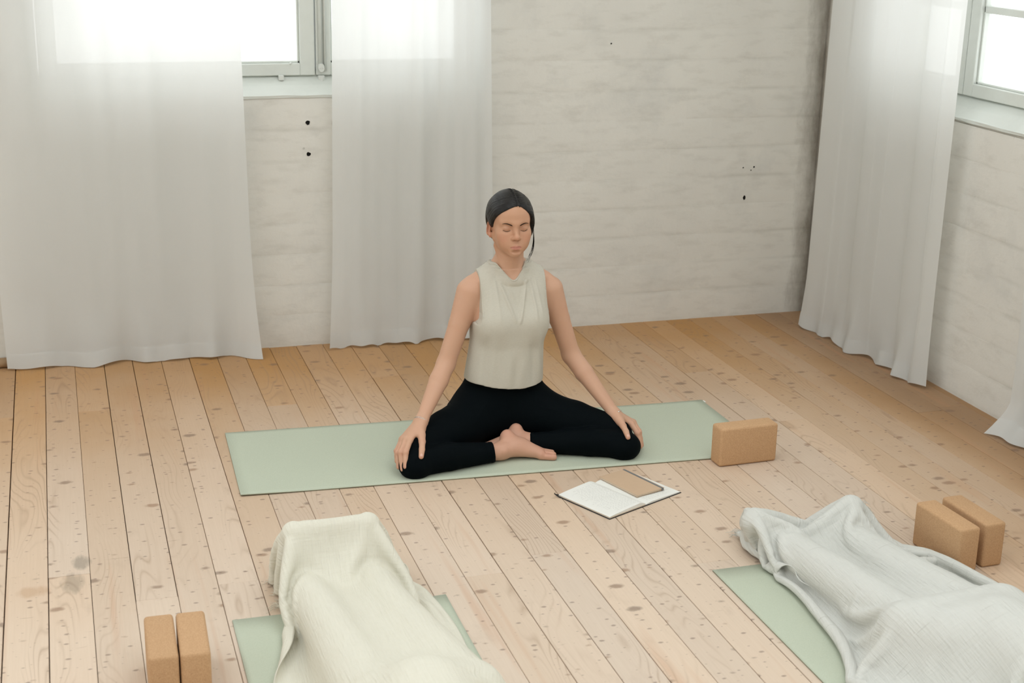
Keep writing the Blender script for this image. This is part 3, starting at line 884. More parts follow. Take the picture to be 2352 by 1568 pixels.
cv = boxes('cover', [((-HL - .003, -PWD - .005, .0004), (HL + .003, PWD + .005, .0024))], M_BLACKC, nb, .0008)
tag(cv, 'black cover')
boxes('page_edge', [((HL - .0002, -PWD, .003), (HL + .0006, -.004, .0062)), ((-HL, -PWD - .0012, .003), (HL, -PWD + .0004, .0060))], M_PAGEE, nb)
v, f = tube([(-HL + .004, -PWD + .006, .003), (-HL - .008, -PWD - .004, .006), (-HL - .010, -PWD - .010, .010), (-HL + .004, -PWD - .010, .006), (-HL + .014, -PWD - .004, .002)], .0022, 6)
tag(mesh_obj('closure_band', v, f, M_BLACKC, nb, True), 'black elastic closure')
# handwriting: illegible pen strokes lying on the page
def scribble(side, thick, rows, x0, x1, seed, t0, t1):
    r = random.Random(seed); parts = []
    for k in range(rows):
        t_row = t0 + (t1 - t0) * k / (rows - 1)
    V = []; Fc = []
    for k in range(rows):
        x = x0 + (x1 - x0) * k / (rows - 1)
        y = t0 + r.uniform(0, .03)
        end = t1 - r.uniform(0, .25) * (t1 - t0)
        while y < end:
            wl = r.uniform(.03, .09)
            pts = []; yy = y; ph = r.uniform(0, 6)
            while yy < min(y + wl, end):
                pts.append((x + .0021 * math.sin(ph) * r.uniform(.4, 1.2), yy)); ph += r.uniform(1.0, 1.8); yy += .0065
            o = len(V); w = .00035
            for (px_, ty) in pts:
                z = page_h(ty) * thick + .0023
                V.append((px_ - w, side * (.001 + PWD * ty), z)); V.append((px_ + w, side * (.001 + PWD * ty) + w * .8, z))
            for i in range(len(pts) - 1):
                a = o + 2 * i; Fc.append((a, a + 1, a + 3, a + 2))
            y += wl + r.uniform(.015, .03)
    return V, Fc
a = scribble(-1, 1.25, 24, -HL + .022, HL - .016, 5, .10, .88); b = scribble(1, .55, 22, -HL + .015, HL - .02, 6, .12, .9)
V, Fc = merge([a, b]); tag(mesh_obj('handwriting', V, Fc, M_INK, nb), 'grey illegible handwriting', kind='stuff')

kb = empty('booklet', (1.758, 4.216, .0098)); kb.rotation_euler = (0, 0, math.radians(-70.5))
tag(kb, 'small kraft brown booklet with a grey elastic, lying on the open notebook', 'booklet')
KL, KW = .0985, .060
boxes('cover', [((-KL, -KW, .0058), (KL, KW, .0066)), ((-KL, -KW, 0), (KL, KW, .0008))], M_KRAFT, kb, .0003)
boxes('page_stack', [((-KL + .002, -KW + .001, .0009), (KL - .002, KW - .002, .0057))], M_PAGEE, kb, .0003)
boxes('elastic_band', [((-KL - .0006, KW - .0125, .0066), (KL + .0006, KW - .0045, .0072)), ((KL + .0001, KW - .0125, -.0002), (KL + .0008, KW - .0045, .0072)), ((-KL - .0008, KW - .0125, -.0002), (-KL - .0001, KW - .0045, .0072))], M_GREYB, kb)

# ================================================================== blankets over two people lying down
M_CREAM = mat_gauze('cream_gauze', (.72, .695, .585), (.80, .78, .69), .10)
M_WHITE = mat_gauze('white_gauze', (.64, .645, .61), (.73, .735, .70), .40)
capsA = [((.560, 3.735, .045), (.548, 3.690, .200), .040, .028), ((.735, 3.735, .045), (.752, 3.690, .204), .040, .028),
         ((.562, 3.715, .06), (.585, 3.33, .080), .042, .060), ((.738, 3.715, .06), (.770, 3.33, .080), .042, .060),
         ((.585, 3.33, .080), (.610, 2.88, .105), .060, .085), ((.770, 3.33, .080), (.815, 2.88, .105), .060, .085),
         ((.62, 2.86, .12), (.81, 2.86, .12), .09, .09), ((.70, 2.80, .13), (.71, 2.68, .13), .13, .12)]
PA = drape(.318, 1.020, 2.36, 3.895, .0150, capsA, 360, .03, 3, .0062, .28, slack_y=.03,
           walls=(([2.9, 3.20, 3.45, 3.8], [.36, .40, .488, .505]), ([2.5, 3.12, 3.55, 3.8], [.97, .935, .905, .87]), 3.775))
blanket('blanket', 'cream crinkled blanket draped over someone\'s feet and legs, front centre', PA, M_CREAM, (.70, 3.3, 0), [('y1', 0, 9), ('x0', 3.62, 9)], 5)
capsB = [((1.965, 3.660, .045), (1.910, 3.610, .118), .042, .034), ((2.180, 3.660, .045), (2.222, 3.600, .130), .042, .034),
         ((1.965, 3.64, .055), (2.005, 3.28, .070), .042, .058), ((2.180, 3.64, .055), (2.200, 3.28, .070), .042, .058),
         ((2.005, 3.28, .07), (2.05, 2.85, .085), .058, .068), ((2.200, 3.28, .07), (2.27, 2.85, .085), .058, .068),
         ((2.07, 2.82, .10), (2.27, 2.80, .10), .10, .10), ((1.99, 2.90, .115), (2.24, 2.87, .135), .070, .078), ((2.17, 2.78, .11), (2.19, 2.66, .11), .12, .11)]
PB = drape(1.66, 2.70, 2.33, 3.81, .0150, capsB, 360, .15, 8, .0080, .24, slack_y=.07, rip=lambda x, y: .016 * np.sin(2 * np.pi * (x * 6.0 + .9 * y)) + .020 * np.sin(2 * np.pi * (x * 2.2 - 4.2 * y)),
           walls=(([2.5, 2.88, 3.02, 3.32, 3.55, 3.8], [1.76, 1.80, 1.865, 1.905, 1.905, 1.92]), ([2.5, 2.8, 3.06, 3.30, 3.45, 3.55, 3.7], [2.70, 2.60, 2.50, 2.44, 2.40, 2.34, 2.33]), 3.72))
blanket('blanket', 'white slubby blanket rumpled over someone\'s feet and legs, front right', PB, M_WHITE, (2.1, 3.3, 0), [('y1', 0, 9), ('x1', 3.25, 9)], 6)
# ================================================================== the seated woman (signed distance field -> one surface)
def seg_axis(parts):
    out = []
    for (a, b, h) in parts:
        n = max(1, int(round((b - a) / h))); out.append(np.linspace(a, b, n, endpoint=False))
    out.append(np.array([parts[-1][1]])); return np.concatenate(out)

class Field:
    """distance samples on a sub-box of the global grid"""
    def __init__(s, lo=(-9, -9, -9), hi=(9, 9, 9), big=.08):
        s.sl = tuple(slice(max(0, int(np.searchsorted(a, l)) - 1), min(len(a), int(np.searchsorted(a, h)) + 1)) for a, l, h in zip(AX, lo, hi))
        s.ax = tuple(a[q] for a, q in zip(AX, s.sl))
        s.F = np.full(tuple(len(a) for a in s.ax), big, np.float32)
    def box(s, lo, hi):
        return tuple(slice(max(0, int(np.searchsorted(a, l)) - 1), min(len(a), int(np.searchsorted(a, h)) + 1)) for a, l, h in zip(s.ax, lo, hi))
    def pts(s, sl=None):
        sl = sl or (slice(None),) * 3
        return [a[q].reshape([-1 if i == k else 1 for i in range(3)]).astype(np.float32) for k, (a, q) in enumerate(zip(s.ax, sl))]
    def add(s, prim, k=.0):
        fn, lo, hi = prim; m_ = max(.022, k * 1.3)
        sl = s.box([l - m_ for l in lo], [h + m_ for h in hi])
        if any(q.stop <= q.start for q in sl): return
        X, Y, Z = s.pts(sl); s.F[sl] = smin(s.F[sl], fn(X, Y, Z).astype(np.float32), k)
    def over(s, o):
        """slices of s and o covering their common region"""
        A = []; B_ = []
        for p, q in zip(s.sl, o.sl):
            l, h = max(p.start, q.start), min(p.stop, q.stop); A.append(slice(l - p.start, h - p.start)); B_.append(slice(l - q.start, h - q.start))
        return tuple(A), tuple(B_)
    def merge(s, o, k=0.0, off=0.0):
        A, B_ = s.over(o)
        if not np.isscalar(k): k = k[:, :, A[2]]
        s.F[A] = smin(s.F[A], o.F[B_] + np.float32(off), k); return s
    def get(s, o, big=.08):
        """o resampled (copied) on the grid of s"""
        R = np.full(s.F.shape, big, np.float32); A, B_ = s.over(o); R[A] = o.F[B_]; return R
    def copy(s):
        c = Field.__new__(Field); c.sl = s.sl; c.ax = s.ax; c.F = s.F.copy(); return c

def smin(a, b, k):
    if np.isscalar(k) and k <= 0: return np.minimum(a, b)
    h = np.maximum(k - np.abs(a - b), 0) / k
    return np.minimum(a, b) - h * h * k * .25

def cap(a, b, ra, rb=None):
    rb = ra if rb is None else rb
    a = np.array(a, float); b = np.array(b, float); ba = b - a; bb = ba @ ba
    def fn(X, Y, Z):
        px, py, pz = X - a[0], Y - a[1], Z - a[2]
        h = np.clip((px * ba[0] + py * ba[1] + pz * ba[2]) / bb, 0, 1)
        return np.sqrt((px - h * ba[0]) ** 2 + (py - h * ba[1]) ** 2 + (pz - h * ba[2]) ** 2) - (ra + (rb - ra) * h)
    r = max(ra, rb)
    return fn, np.minimum(a, b) - r, np.maximum(a, b) + r

def flat(a, b, ra, rb, n, q):
    """capsule squashed by q along direction n"""
    a = np.array(a, float); b = np.array(b, float); ba = b - a; bb = ba @ ba
    n = np.array(n, float); n = n - ba * (n @ ba) / bb; n /= np.linalg.norm(n)
    def fn(X, Y, Z):
        px, py, pz = X - a[0], Y - a[1], Z - a[2]
        h = np.clip((px * ba[0] + py * ba[1] + pz * ba[2]) / bb, 0, 1)
        vx, vy, vz = px - h * ba[0], py - h * ba[1], pz - h * ba[2]
        s = vx * n[0] + vy * n[1] + vz * n[2]
        L2 = vx ** 2 + vy ** 2 + vz ** 2 + (1 / q ** 2 - 1) * s * s
        r = ra + (rb - ra) * h
        L = np.sqrt(L2)
        return (L - r) * (.5 + .5 * q)
    r = max(ra, rb)
    return fn, np.minimum(a, b) - r, np.maximum(a, b) + r

def ell(c, r, R=None):
    c = np.array(c, float); r = np.array(r, float)
    def fn(X, Y, Z):
        px, py, pz = X - c[0], Y - c[1], Z - c[2]
        if R is not None:
            px, py, pz = [R[0, i] * px + R[1, i] * py + R[2, i] * pz for i in range(3)]
        k0 = np.sqrt((px / r[0]) ** 2 + (py / r[1]) ** 2 + (pz / r[2]) ** 2)
        k1 = np.sqrt((px / r[0] ** 2) ** 2 + (py / r[1] ** 2) ** 2 + (pz / r[2] ** 2) ** 2) + 1e-6
        return k0 * (k0 - 1) / k1
    m_ = r.max()
    return fn, c - m_, c + m_

def cubic(x, xp, fp):
    """monotone-ish cubic through points"""
    xp = np.array(xp, float); fp = np.array(fp, float)
    m_ = np.gradient(fp, xp); i = np.clip(np.searchsorted(xp, x) - 1, 0, len(xp) - 2)
    h = xp[i + 1] - xp[i]; t = np.clip((x - xp[i]) / h, 0, 1)
    return (2 * t ** 3 - 3 * t ** 2 + 1) * fp[i] + (t ** 3 - 2 * t ** 2 + t) * h * m_[i] + (-2 * t ** 3 + 3 * t ** 2) * fp[i + 1] + (t ** 3 - t ** 2) * h * m_[i + 1]

def loft(sec, pw=2.2):
    """stack of superelliptic slices: rows z, cx, cy, rx, ry"""
    S = np.array(sec, float)
    lo = (S[:, 1].min() - S[:, 3].max(), S[:, 2].min() - S[:, 4].max(), S[0, 0]); hi = (S[:, 1].max() + S[:, 3].max(), S[:, 2].max() + S[:, 4].max(), S[-1, 0])
    def fn(X, Y, Z):
        z = Z.ravel(); P = [cubic(z, S[:, 0], S[:, k]).reshape(Z.shape) for k in range(1, 5)]
        u = np.abs((X - P[0]) / P[2]); v = np.abs((Y - P[1]) / P[3])
        k = (u ** pw + v ** pw) ** (1 / pw)
        d = (k - 1) * np.minimum(P[2], P[3]) * (.75 + .25 * np.minimum(1, P[3] / P[2]))
        return np.maximum(d, np.maximum(S[0, 0] - Z, Z - S[-1, 0]))
    return fn, np.array(lo), np.array(hi)

def surface_nets(F, ax, smooth=1):
    xs, ys, zs = ax
    S = F < 0
    nx, ny, nz = F.shape
    c = np.zeros((nx - 1, ny - 1, nz - 1), np.uint8)
    for i in (0, 1):
        for j in (0, 1):
            for k in (0, 1):
                c += S[i:nx - 1 + i, j:ny - 1 + j, k:nz - 1 + k]
    act = np.nonzero((c > 0) & (c < 8)); del c
    I, J, K = act
    acc = np.zeros((len(I), 3)); cnt = np.zeros(len(I))
    cor = {(i, j, k): F[I + i, J + j, K + k] for i in (0, 1) for j in (0, 1) for k in (0, 1)}
    co = [(xs[I], xs[I + 1]), (ys[J], ys[J + 1]), (zs[K], zs[K + 1])]
    for a in cor:
        for axn in range(3):
            if a[axn] == 1: continue
            b = list(a); b[axn] = 1; b = tuple(b)
            fa, fb = cor[a], cor[b]; q = (fa < 0) != (fb < 0)
            t = np.where(q, fa / np.where(fa == fb, 1, fa - fb), 0)
            for d in range(3):
                if d == axn: v = co[d][0] + t * (co[d][1] - co[d][0])
                else: v = co[d][a[d]]
                acc[:, d] += np.where(q, v, 0)
            cnt += q
    V = acc / cnt[:, None]
    flat_ = (I.astype(np.int64) * (ny - 1) + J) * (nz - 1) + K
    def lookup(i, j, k):
        f = (i.astype(np.int64) * (ny - 1) + j) * (nz - 1) + k
        return np.searchsorted(flat_, f)
    Q = []
    for axn in range(3):
        sl0 = [slice(None)] * 3; sl1 = [slice(None)] * 3
        sl0[axn] = slice(0, -1); sl1[axn] = slice(1, None)
        for o in range(3):
            if o != axn:
                sl0[o] = slice(1, -1); sl1[o] = slice(1, -1)
        a = S[tuple(sl0)]; b = S[tuple(sl1)]
        ii = np.array(np.nonzero(a != b))
        if ii.shape[1] == 0: continue
        inside = a[tuple(ii)]
        for o in range(3):
            if o != axn: ii[o] += 1
        u, v = [o for o in range(3) if o != axn]
        def at(du, dv):
            q = [ii[0], ii[1], ii[2]]; q[u] = q[u] - du; q[v] = q[v] - dv; return lookup(*q)
        quad = np.stack([at(1, 1), at(0, 1), at(0, 0), at(1, 0)], 1)
        flip = inside if axn != 1 else ~inside
        quad[~flip] = quad[~flip][:, ::-1]
        Q.append(quad)
    Q = np.concatenate(Q)
    for _ in range(smooth):
        acc = np.zeros_like(V); n = np.zeros(len(V))
        for a, b in ((0, 1), (1, 2), (2, 3), (3, 0)):
            for d in range(3):
                acc[:, d] += np.bincount(Q[:, a], V[Q[:, b], d], len(V)) + np.bincount(Q[:, b], V[Q[:, a], d], len(V))
            n += np.bincount(Q[:, a], minlength=len(V)) + np.bincount(Q[:, b], minlength=len(V))
        V = V * .62 + .38 * acc / np.maximum(n, 1)[:, None]
    return V, Q

XS = seg_axis([(.985, 1.13, .002), (1.13, 1.39, .0028), (1.39, 1.556, .0016), (1.556, 1.80, .0028), (1.80, 1.945, .002)])
YS = seg_axis([(4.40, 4.57, .0022), (4.57, 4.66, .0016), (4.66, 4.90, .0026)])
ZS = seg_axis([(-.008, .13, .0022), (.13, .56, .003), (.56, .945, .0017)])
AX = (XS, YS, ZS)
MZ = .0052                                # top of the mat

# ---- torso
TORSO = [(.030, 1.462, 4.760, .120, .080), (.07, 1.462, 4.757, .165, .108), (.11, 1.462, 4.752, .176, .114), (.16, 1.462, 4.750, .166, .108), (.22, 1.463, 4.747, .138, .092),
         (.28, 1.466, 4.742, .120, .082), (.35, 1.470, 4.738, .122, .088), (.42, 1.474, 4.738, .127, .092), (.48, 1.478, 4.740, .130, .088),
         (.54, 1.481, 4.744, .128, .076), (.59, 1.482, 4.748, .085, .058), (.625, 1.481, 4.748, .052, .045)]
def torso_field(extra=0.0):
    f = Field((1.22, 4.56, -.01), (1.72, 4.92, .70))
    f.add(loft(TORSO))
    for s in (-1, 1):
        f.add(ell((1.476 + s * .062, 4.672, .452), (.050, .038, .048)), .045)
        f.add(cap((1.481 + s * .030, 4.752, .650), (1.482 + s * .125, 4.752, .588), .026, .034), .045)
        f.add(cap((1.481 + s * .012, 4.690, .604), (1.482 + s * .110, 4.722, .603), .010, .011), .022)  # collar bones
    return f
# arms
def arm_prims(s):
    if s < 0: sh, el, wr = (1.338, 4.748, .560), (1.248, 4.722, .312), (1.127, 4.586, .160)
    else: sh, el, wr = (1.632, 4.744, .553), (1.712, 4.722, .310), (1.825, 4.566, .131)
    sh, el, wr = map(np.array, (sh, el, wr))
    mid = sh * .55 + el * .45; fa = el * .70 + wr * .30
    return sh, el, wr, [(cap(sh, mid, .0470, .0365), 0), (cap(mid, el, .0365, .0325), .005), (cap(el, fa, .0325, .0335), .012), (flat(fa, wr, .0335, .0205, (0, -.6, 1), .92), .006)]
HAND = {
 -1: dict(fing=[[(1.070, 4.520, .1165), (1.0450, 4.475, .0920), (1.0395, 4.453, .050), .0098],
                [(1.060, 4.533, .1150), (1.0315, 4.489, .0880), (1.0320, 4.464, .038), .0098],
                [(1.054, 4.549, .1110), (1.0270, 4.512, .0780), (1.0235, 4.489, .036), .0092],
                [(1.053, 4.565, .1070), (1.0270, 4.537, .0760), (1.0240, 4.518, .045), .0080]],
      thumb=[(1.117, 4.560, .1420), (1.108, 4.500, .1160), (1.1005, 4.472, .1000), (1.0915, 4.446, .0838), .0108]),
 1: dict(fing=[[(1.877, 4.528, .1010), (1.8845, 4.488, .0790), (1.8925, 4.472, .034), .0098],
               [(1.889, 4.543, .0985), (1.9000, 4.508, .0740), (1.9060, 4.494, .030), .0098],
               [(1.897, 4.558, .0950), (1.9085, 4.530, .0700), (1.9140, 4.518, .028), .0090],
               [(1.900, 4.575, .0900), (1.9120, 4.553, .0670), (1.9180, 4.542, .034), .0080]],
      thumb=[(1.827, 4.535, .1240), (1.829, 4.486, .1125), (1.8290, 4.456, .1020), (1.8275, 4.432, .0898), .0108])}
def hand_field(s):
    f = Field((.98, 4.40, -.01), (1.42, 4.85, .66)) if s < 0 else Field((1.55, 4.40, -.01), (1.95, 4.85, .66))
    sh, el, wr, ap = arm_prims(s)
    for p, k in ap: f.add(p, k)
    h = HAND[s]; wr = np.array(wr)
    kn = [np.array(q[0]) for q in h['fing']]
    nrm = np.cross(kn[3] - wr, kn[0] - wr); nrm /= np.linalg.norm(nrm)
    HB = (wr - .16, wr + .13)
    palm = Field(*HB)
    for i, q in enumerate(kn):
        a = wr + (q - wr) * .06 + (kn[i] - kn[1]) * .30
        palm.add(flat(a, q, .0150, .0110, nrm, .85), .012)
    t = [np.array(q) for q in h['thumb'][:4]]; tr_ = h['thumb'][4]
    palm.add(cap(wr + (t[0] - wr) * .3, t[0], .016, .0165), .016)
    palm.add(cap(t[0], t[1], .0150, .0118), .012)
    palm.add(cap(kn[0] * .55 + wr * .45, t[0] * .5 + t[1] * .5, .010, .009), .014)   # web of the thumb
    f.merge(palm, .018)
    for q in h['fing']:
        a, b, c = [np.array(z) for z in q[:3]]; r = q[3]
        lo = np.minimum(np.minimum(a, b), c) - .035; hi = np.maximum(np.maximum(a, b), c) + .035
        g = Field(lo, hi)
        m1 = b * .52 + c * .48
        g.add(cap(a, b, r * 1.06, r * .98)); g.add(cap(b, m1, r * .98, r * .92), .003); g.add(cap(m1, c, r * .94, r * .86), .003)
        g.add(ell(b, (r * 1.08,) * 3), .003)
        X, Y, Z = g.pts()
        near = np.clip(1 - ((X - a[0]) ** 2 + (Y - a[1]) ** 2 + (Z - a[2]) ** 2) / .024 ** 2, 0, 1)
        A, B_ = f.over(g); f.F[A] = smin(f.F[A], g.F[B_], .0008 + .008 * near[B_])
    g = Field(*HB)
    g.add(cap(t[1], t[2], tr_ * 1.05, tr_ * .92)); g.add(cap(t[2], t[3], tr_ * .98, tr_ * .80), .003)
    f.merge(g, .004)
    return f
# legs
def leg_fields():
    """thighs and shins; returned separately so that the cuffs can be cut"""
    LB = ((.98, 4.40, -.01), (1.95, 4.92, .32)); th = Field(*LB); shr = Field(*LB); shl = Field(*LB)
    kR, kL = np.array((1.100, 4.550, .068)), np.array((1.828, 4.548, .067))
    lR, lL = np.array((1.080, 4.484, .040)), np.array((1.828, 4.470, .042))
    th.add(cap((1.385, 4.735, .105), (1.230, 4.635, .088), .094, .076)); th.add(cap((1.230, 4.635, .088), kR, .076, .056), .010)
    th.add(cap((1.545, 4.732, .105), (1.695, 4.628, .085), .094, .076)); th.add(cap((1.695, 4.628, .085), kL, .076, .053), .010)
    th.add(ell(lR, (.054, .055, .046)), .035); th.add(ell(lL, (.058, .055, .048)), .035)
    shr.add(cap((1.086, 4.488, .047), (1.205, 4.506, .050), .0465, .0445)); shr.add(cap((1.205, 4.506, .050), (1.400, 4.537, .039), .0450, .0290), .008)
    shl.add(cap((1.820, 4.476, .048), (1.720, 4.514, .052), .0475, .0465)); shl.add(cap((1.720, 4.514, .052), (1.510, 4.587, .042), .0470, .0300), .008)
    return th, shr, shl
def foot_r():
    f = Field((1.28, 4.44, -.01), (1.63, 4.64, .14))
    f.add(cap((1.330, 4.525, .041), (1.402, 4.538, .039), .030, .0285))
    f.add(ell((1.431, 4.573, .074), (.0250, .0230, .0290)), .020)                  # heel
    f.add(cap((1.402, 4.540, .040), (1.452, 4.545, .046), .0285, .0290), .018)
    f.add(cap((1.434, 4.567, .066), (1.476, 4.550, .048), .0240, .0250), .016)
    f.add(cap((1.452, 4.545, .044), (1.534, 4.516, .025), .0290, .0165), .016)
    f.add(cap((1.480, 4.552, .048), (1.545, 4.530, .028), .0230, .0120), .016)
    f.add(ell((1.405, 4.5115, .047), (.0105, .0070, .0105)), .010)                 # ankle bone
    f.add(ell((1.538, 4.507, .0200), (.0150, .0120, .0130)), .010)
    f.add(cap((1.412, 4.552, .067), (1.385, 4.546, .058), .0090, .0080), .010)     # tendon
    toes = [((1.544, 4.506, .0180), (1.576, 4.494, .0160), .0122, .0112), ((1.553, 4.519, .0265), (1.583, 4.506, .0225), .0088, .0080), ((1.553, 4.529, .0300), (1.581, 4.519, .0265), .0080, .0074),
            ((1.549, 4.539, .0310), (1.574, 4.531, .0280), .0075, .0068), ((1.543, 4.548, .0310), (1.565, 4.543, .0280), .0072, .0064)]
    for a, b, ra, rb in toes: f.add(cap(a, b, ra, rb), .0022)
    f.add(ell((1.5795, 4.493, .0165), (.0095, .0100, .0110)), .002)
    return f
def foot_l():
    f = Field((1.28, 4.52, -.01), (1.62, 4.72, .14))
    f.add(cap((1.560, 4.572, .043), (1.512, 4.592, .044), .0285, .0285))
    f.add(ell((1.480, 4.627, .071), (.0260, .0250, .0310)), .022)
    f.add(cap((1.512, 4.592, .044), (1.470, 4.622, .045), .0285, .0290), .018)
    f.add(cap((1.470, 4.622, .046), (1.372, 4.618, .026), .0290, .0180), .018)
    for a, b, ra, rb in [((1.372, 4.612, .020), (1.335, 4.606, .018), .012, .010), ((1.372, 4.622, .028), (1.340, 4.618, .024), .009, .008), ((1.372, 4.632, .032), (1.345, 4.630, .027), .008, .007)]:
        f.add(cap(a, b, ra, rb), .005)
    return f

# ---- head, built in its own frame then placed
HC = np.array((1.471, 4.715, .801)); HS = .956
def rot(yaw, pitch, roll):
    c, s = math.cos(yaw), math.sin(yaw); Rz = np.array([[c, -s, 0], [s, c, 0], [0, 0, 1]])
    c, s = math.cos(pitch), math.sin(pitch); Rx = np.array([[1, 0, 0], [0, c, -s], [0, s, c]])
    c, s = math.cos(roll), math.sin(roll); Ry = np.array([[c, 0, s], [0, 1, 0], [-s, 0, c]])
    return Rz @ Rx @ Ry
HR = rot(-.066, 0.0, .001)
def h2w(p): return (HR @ (np.asarray(p, float).T * HS)).T + HC
def head_local(f, sl):
    X, Y, Z = f.pts(sl)
    px, py, pz = X - HC[0], Y - HC[1], Z - HC[2]
    return [(HR[0, i] * px + HR[1, i] * py + HR[2, i] * pz) / HS for i in range(3)]
def skull(x, y, z):
    d = ell((0, .016, .034), (.0735, .093, .084))[0](x, y, z)
    return smin(d, ell((0, .045, -.01), (.058, .058, .06))[0](x, y, z), .03)
def head_eval(x, y, z, ears=True):
    U = lambda d, p, k: smin(d, p[0](x, y, z), k)
    Sb = lambda d, p, k: -smin(-d, p[0](x, y, z), k)
    d = skull(x, y, z)
    d = U(d, ell((0, -.030, -.026), (.0570, .0575, .078)), .03)
    d = U(d, ell((0, -.052, .040), (.052, .034, .042)), .03)
    for s in (-1, 1):
        d = U(d, cap((s * .046, -.002, -.046), (s * .008, -.075, -.085), .0155, .0115), .03)
        d = U(d, ell((s * .041, -.056, -.022), (.021, .023, .022)), .025)
        d = U(d, ell((s * .030, -.062, -.052), (.020, .022, .024)), .025)
        d = U(d, cap((s * .010, -.0845, .018), (s * .042, -.068, .021), .0085, .0075), .016)
    d = U(d, ell((0, -.079, -.0850), (.0130, .0120, .0110)), .018)
    d = U(d, ell((0, -.076, -.062), (.024, .0195, .023)), .022)
    # eye sockets and closed lids
    for s in (-1, 1):
        d = Sb(d, ell((s * .0310, -.093, .005), (.0175, .015, .0130)), .015)
        d = U(d, ell((s * .0310, -.0690, .0028), (.0155, .0150, .0130)), .004)
        d = Sb(d, cap((s * .019, -.0815, -.0030), (s * .031, -.0862, -.0065), .0010, .0012), .0030)
        d = Sb(d, cap((s * .031, -.0862, -.0065), (s * .0430, -.0775, -.0035), .0012, .0010), .0030)
    # nose
    d = U(d, cap((0, -.083, .010), (0, -.1010, -.022), .0065, .0085), .014)
    d = U(d, ell((0, -.1035, -.0270), (.0098, .0095, .0085)), .008)
    for s in (-1, 1):
        d = U(d, ell((s * .0110, -.0935, -.0305), (.0062, .0082, .0060)), .008)
        d = Sb(d, ell((s * .0058, -.0990, -.0368), (.0034, .0050, .0030)), .002)
    # lips
    for s in (-1, 1):
        d = U(d, cap((s * .0030, -.0960, -.0580), (s * .0190, -.0870, -.0622), .0042, .0018), .006)
        d = U(d, cap((0, -.0945, -.0670), (s * .0160, -.0865, -.0636), .0048, .0018), .007)
        d = Sb(d, cap((0, -.1025, -.0622), (s * .0125, -.0978, -.0624), .0008, .0008), .0030)
        d = Sb(d, cap((s * .0125, -.0978, -.0624), (s * .0220, -.0890, -.0632), .0008, .0008), .0030)
    d = Sb(d, cap((0, -.1020, -.0445), (0, -.1025, -.0525), .0018, .0022), .005)        # philtrum
    d = Sb(d, ell((0, -.0960, -.0790), (.014, .006, .0035)), .008)
    if not ears: return d
    # ears
    for s in (-1, 1):
        c, q = math.cos(s * .75), math.sin(s * .75)
        R = np.array([[c, -q, 0], [q, c, 0], [0, 0, 1]])
        d = U(d, ell((s * .0765, .012, -.014), (.0065, .0180, .0270), R), .005)
        d = U(d, ell((s * .0715, .003, -.037), (.006, .009, .010), R), .006)
        d = Sb(d, ell((s * .0815, .0045, -.010), (.0050, .0105, .0185), R), .004)
    return d
HAIRLINE_R = ([0, 10, 22, 34, 48, 62, 74, 86, 98, 112, 126, 150, 180], [.0800, .0790, .0720, .0610, .0440, .0230, -.002, -.010, .0060, -.010, -.050, -.066, -.070])
HAIRLINE_L = ([0, 10, 22, 34, 48, 60, 72, 86, 98, 112, 126, 150, 180], [.0800, .0770, .0640, .0470, .0200, -.010, -.036, -.050, -.052, -.050, -.052, -.066, -.070])
XPART = .010
def hair_eval(x, y, z):
    az = np.degrees(np.arctan2(np.abs(x - XPART * np.clip(-y / .08, 0, 1)), -(y - .005)))
    hl = np.where(x - XPART < 0, np.interp(az, *HAIRLINE_R), np.interp(az, *HAIRLINE_L))
    s = strand_coord(x, y, z)
    up_ = np.clip((z - hl) / .030, 0, 1)
    side = np.clip((np.abs(x) - .050) / .02, 0, 1)
    th_ = .0012 + .0060 * np.sqrt(up_) + (.0035 + .0060 * (x > 0) * np.clip((.062 - z) / .05, 0, 1)) * side * np.clip((z - hl + .004) / .012, 0, 1)
    g = .00035 * np.sin(s * 2 * np.pi / .0115 + 1.3 * np.sin(s * 170)) + .00025 * np.sin(s * 2 * np.pi / .0063 + 2.0)
    part = .0016 * np.exp(-((x - XPART * np.clip(-y / .08 + .2, 0, 1)) / .0030) ** 2) * np.clip((.045 - y) / .03, 0, 1) * (z > .05)
    base = head_eval(x, y, z, False)
    d = base - (th_ + g - part)
    d = -smin(-d, -(hl - z), .003)
    bun = ell((-.010, .092, -.050), (.046, .030, .036))[0](x, y, z) - .0010 * np.sin((x * .6 + z) * 2 * np.pi / .009)
    return smin(d, bun, .012)
def strand_coord(x, y, z):
    """constant along a combed strand: from the parting it runs down and back towards the nape"""
    phi = np.arctan2(np.abs(x - XPART), np.maximum(z + .01, -.2))
    return y - .060 * phi - .012 * phi ** 2 + .02 * np.abs(x)

# ---- assemble
head_eval_cached = [None]
body = torso_field()
th, shr, shl = leg_fields()
armsR, armsL = hand_field(-1), hand_field(1)
pelv = Field((.98, 4.40, -.01), (1.95, 4.92, .32)); pelv.add(loft(TORSO))
legs = th.copy(); legs.merge(shr, .010); legs.merge(shl, .010); pelv.merge(legs, .045); del legs
neck = Field((1.36, 4.60, .54), (1.60, 4.86, .80))
neck.add(cap((1.479, 4.752, .585), (1.4715, 4.728, .735), .048, .0415))
neck.add(cap((1.479, 4.716, .613), (1.4715, 4.700, .690), .016, .026), .03)
for s in (-1, 1): neck.add(cap((1.480 + s * .013, 4.690, .612), (1.4715 + s * .045, 4.728, .725), .0075, .010), .016)
headF = Field(HC - .16, HC + .16)
lx, ly, lz = head_local(headF, (slice(None),) * 3)
headF.F = head_eval(lx, ly, lz).astype(np.float32); head_eval_cached[0] = headF.F.copy(); headF.F *= HS
BF = Field(); BF.merge(body)
BF.merge(neck, .040)
ka = (.017 * (ZS > .42) + .0001).astype(np.float32)[None, None, :]
BF.merge(armsR, ka); BF.merge(armsL, ka)
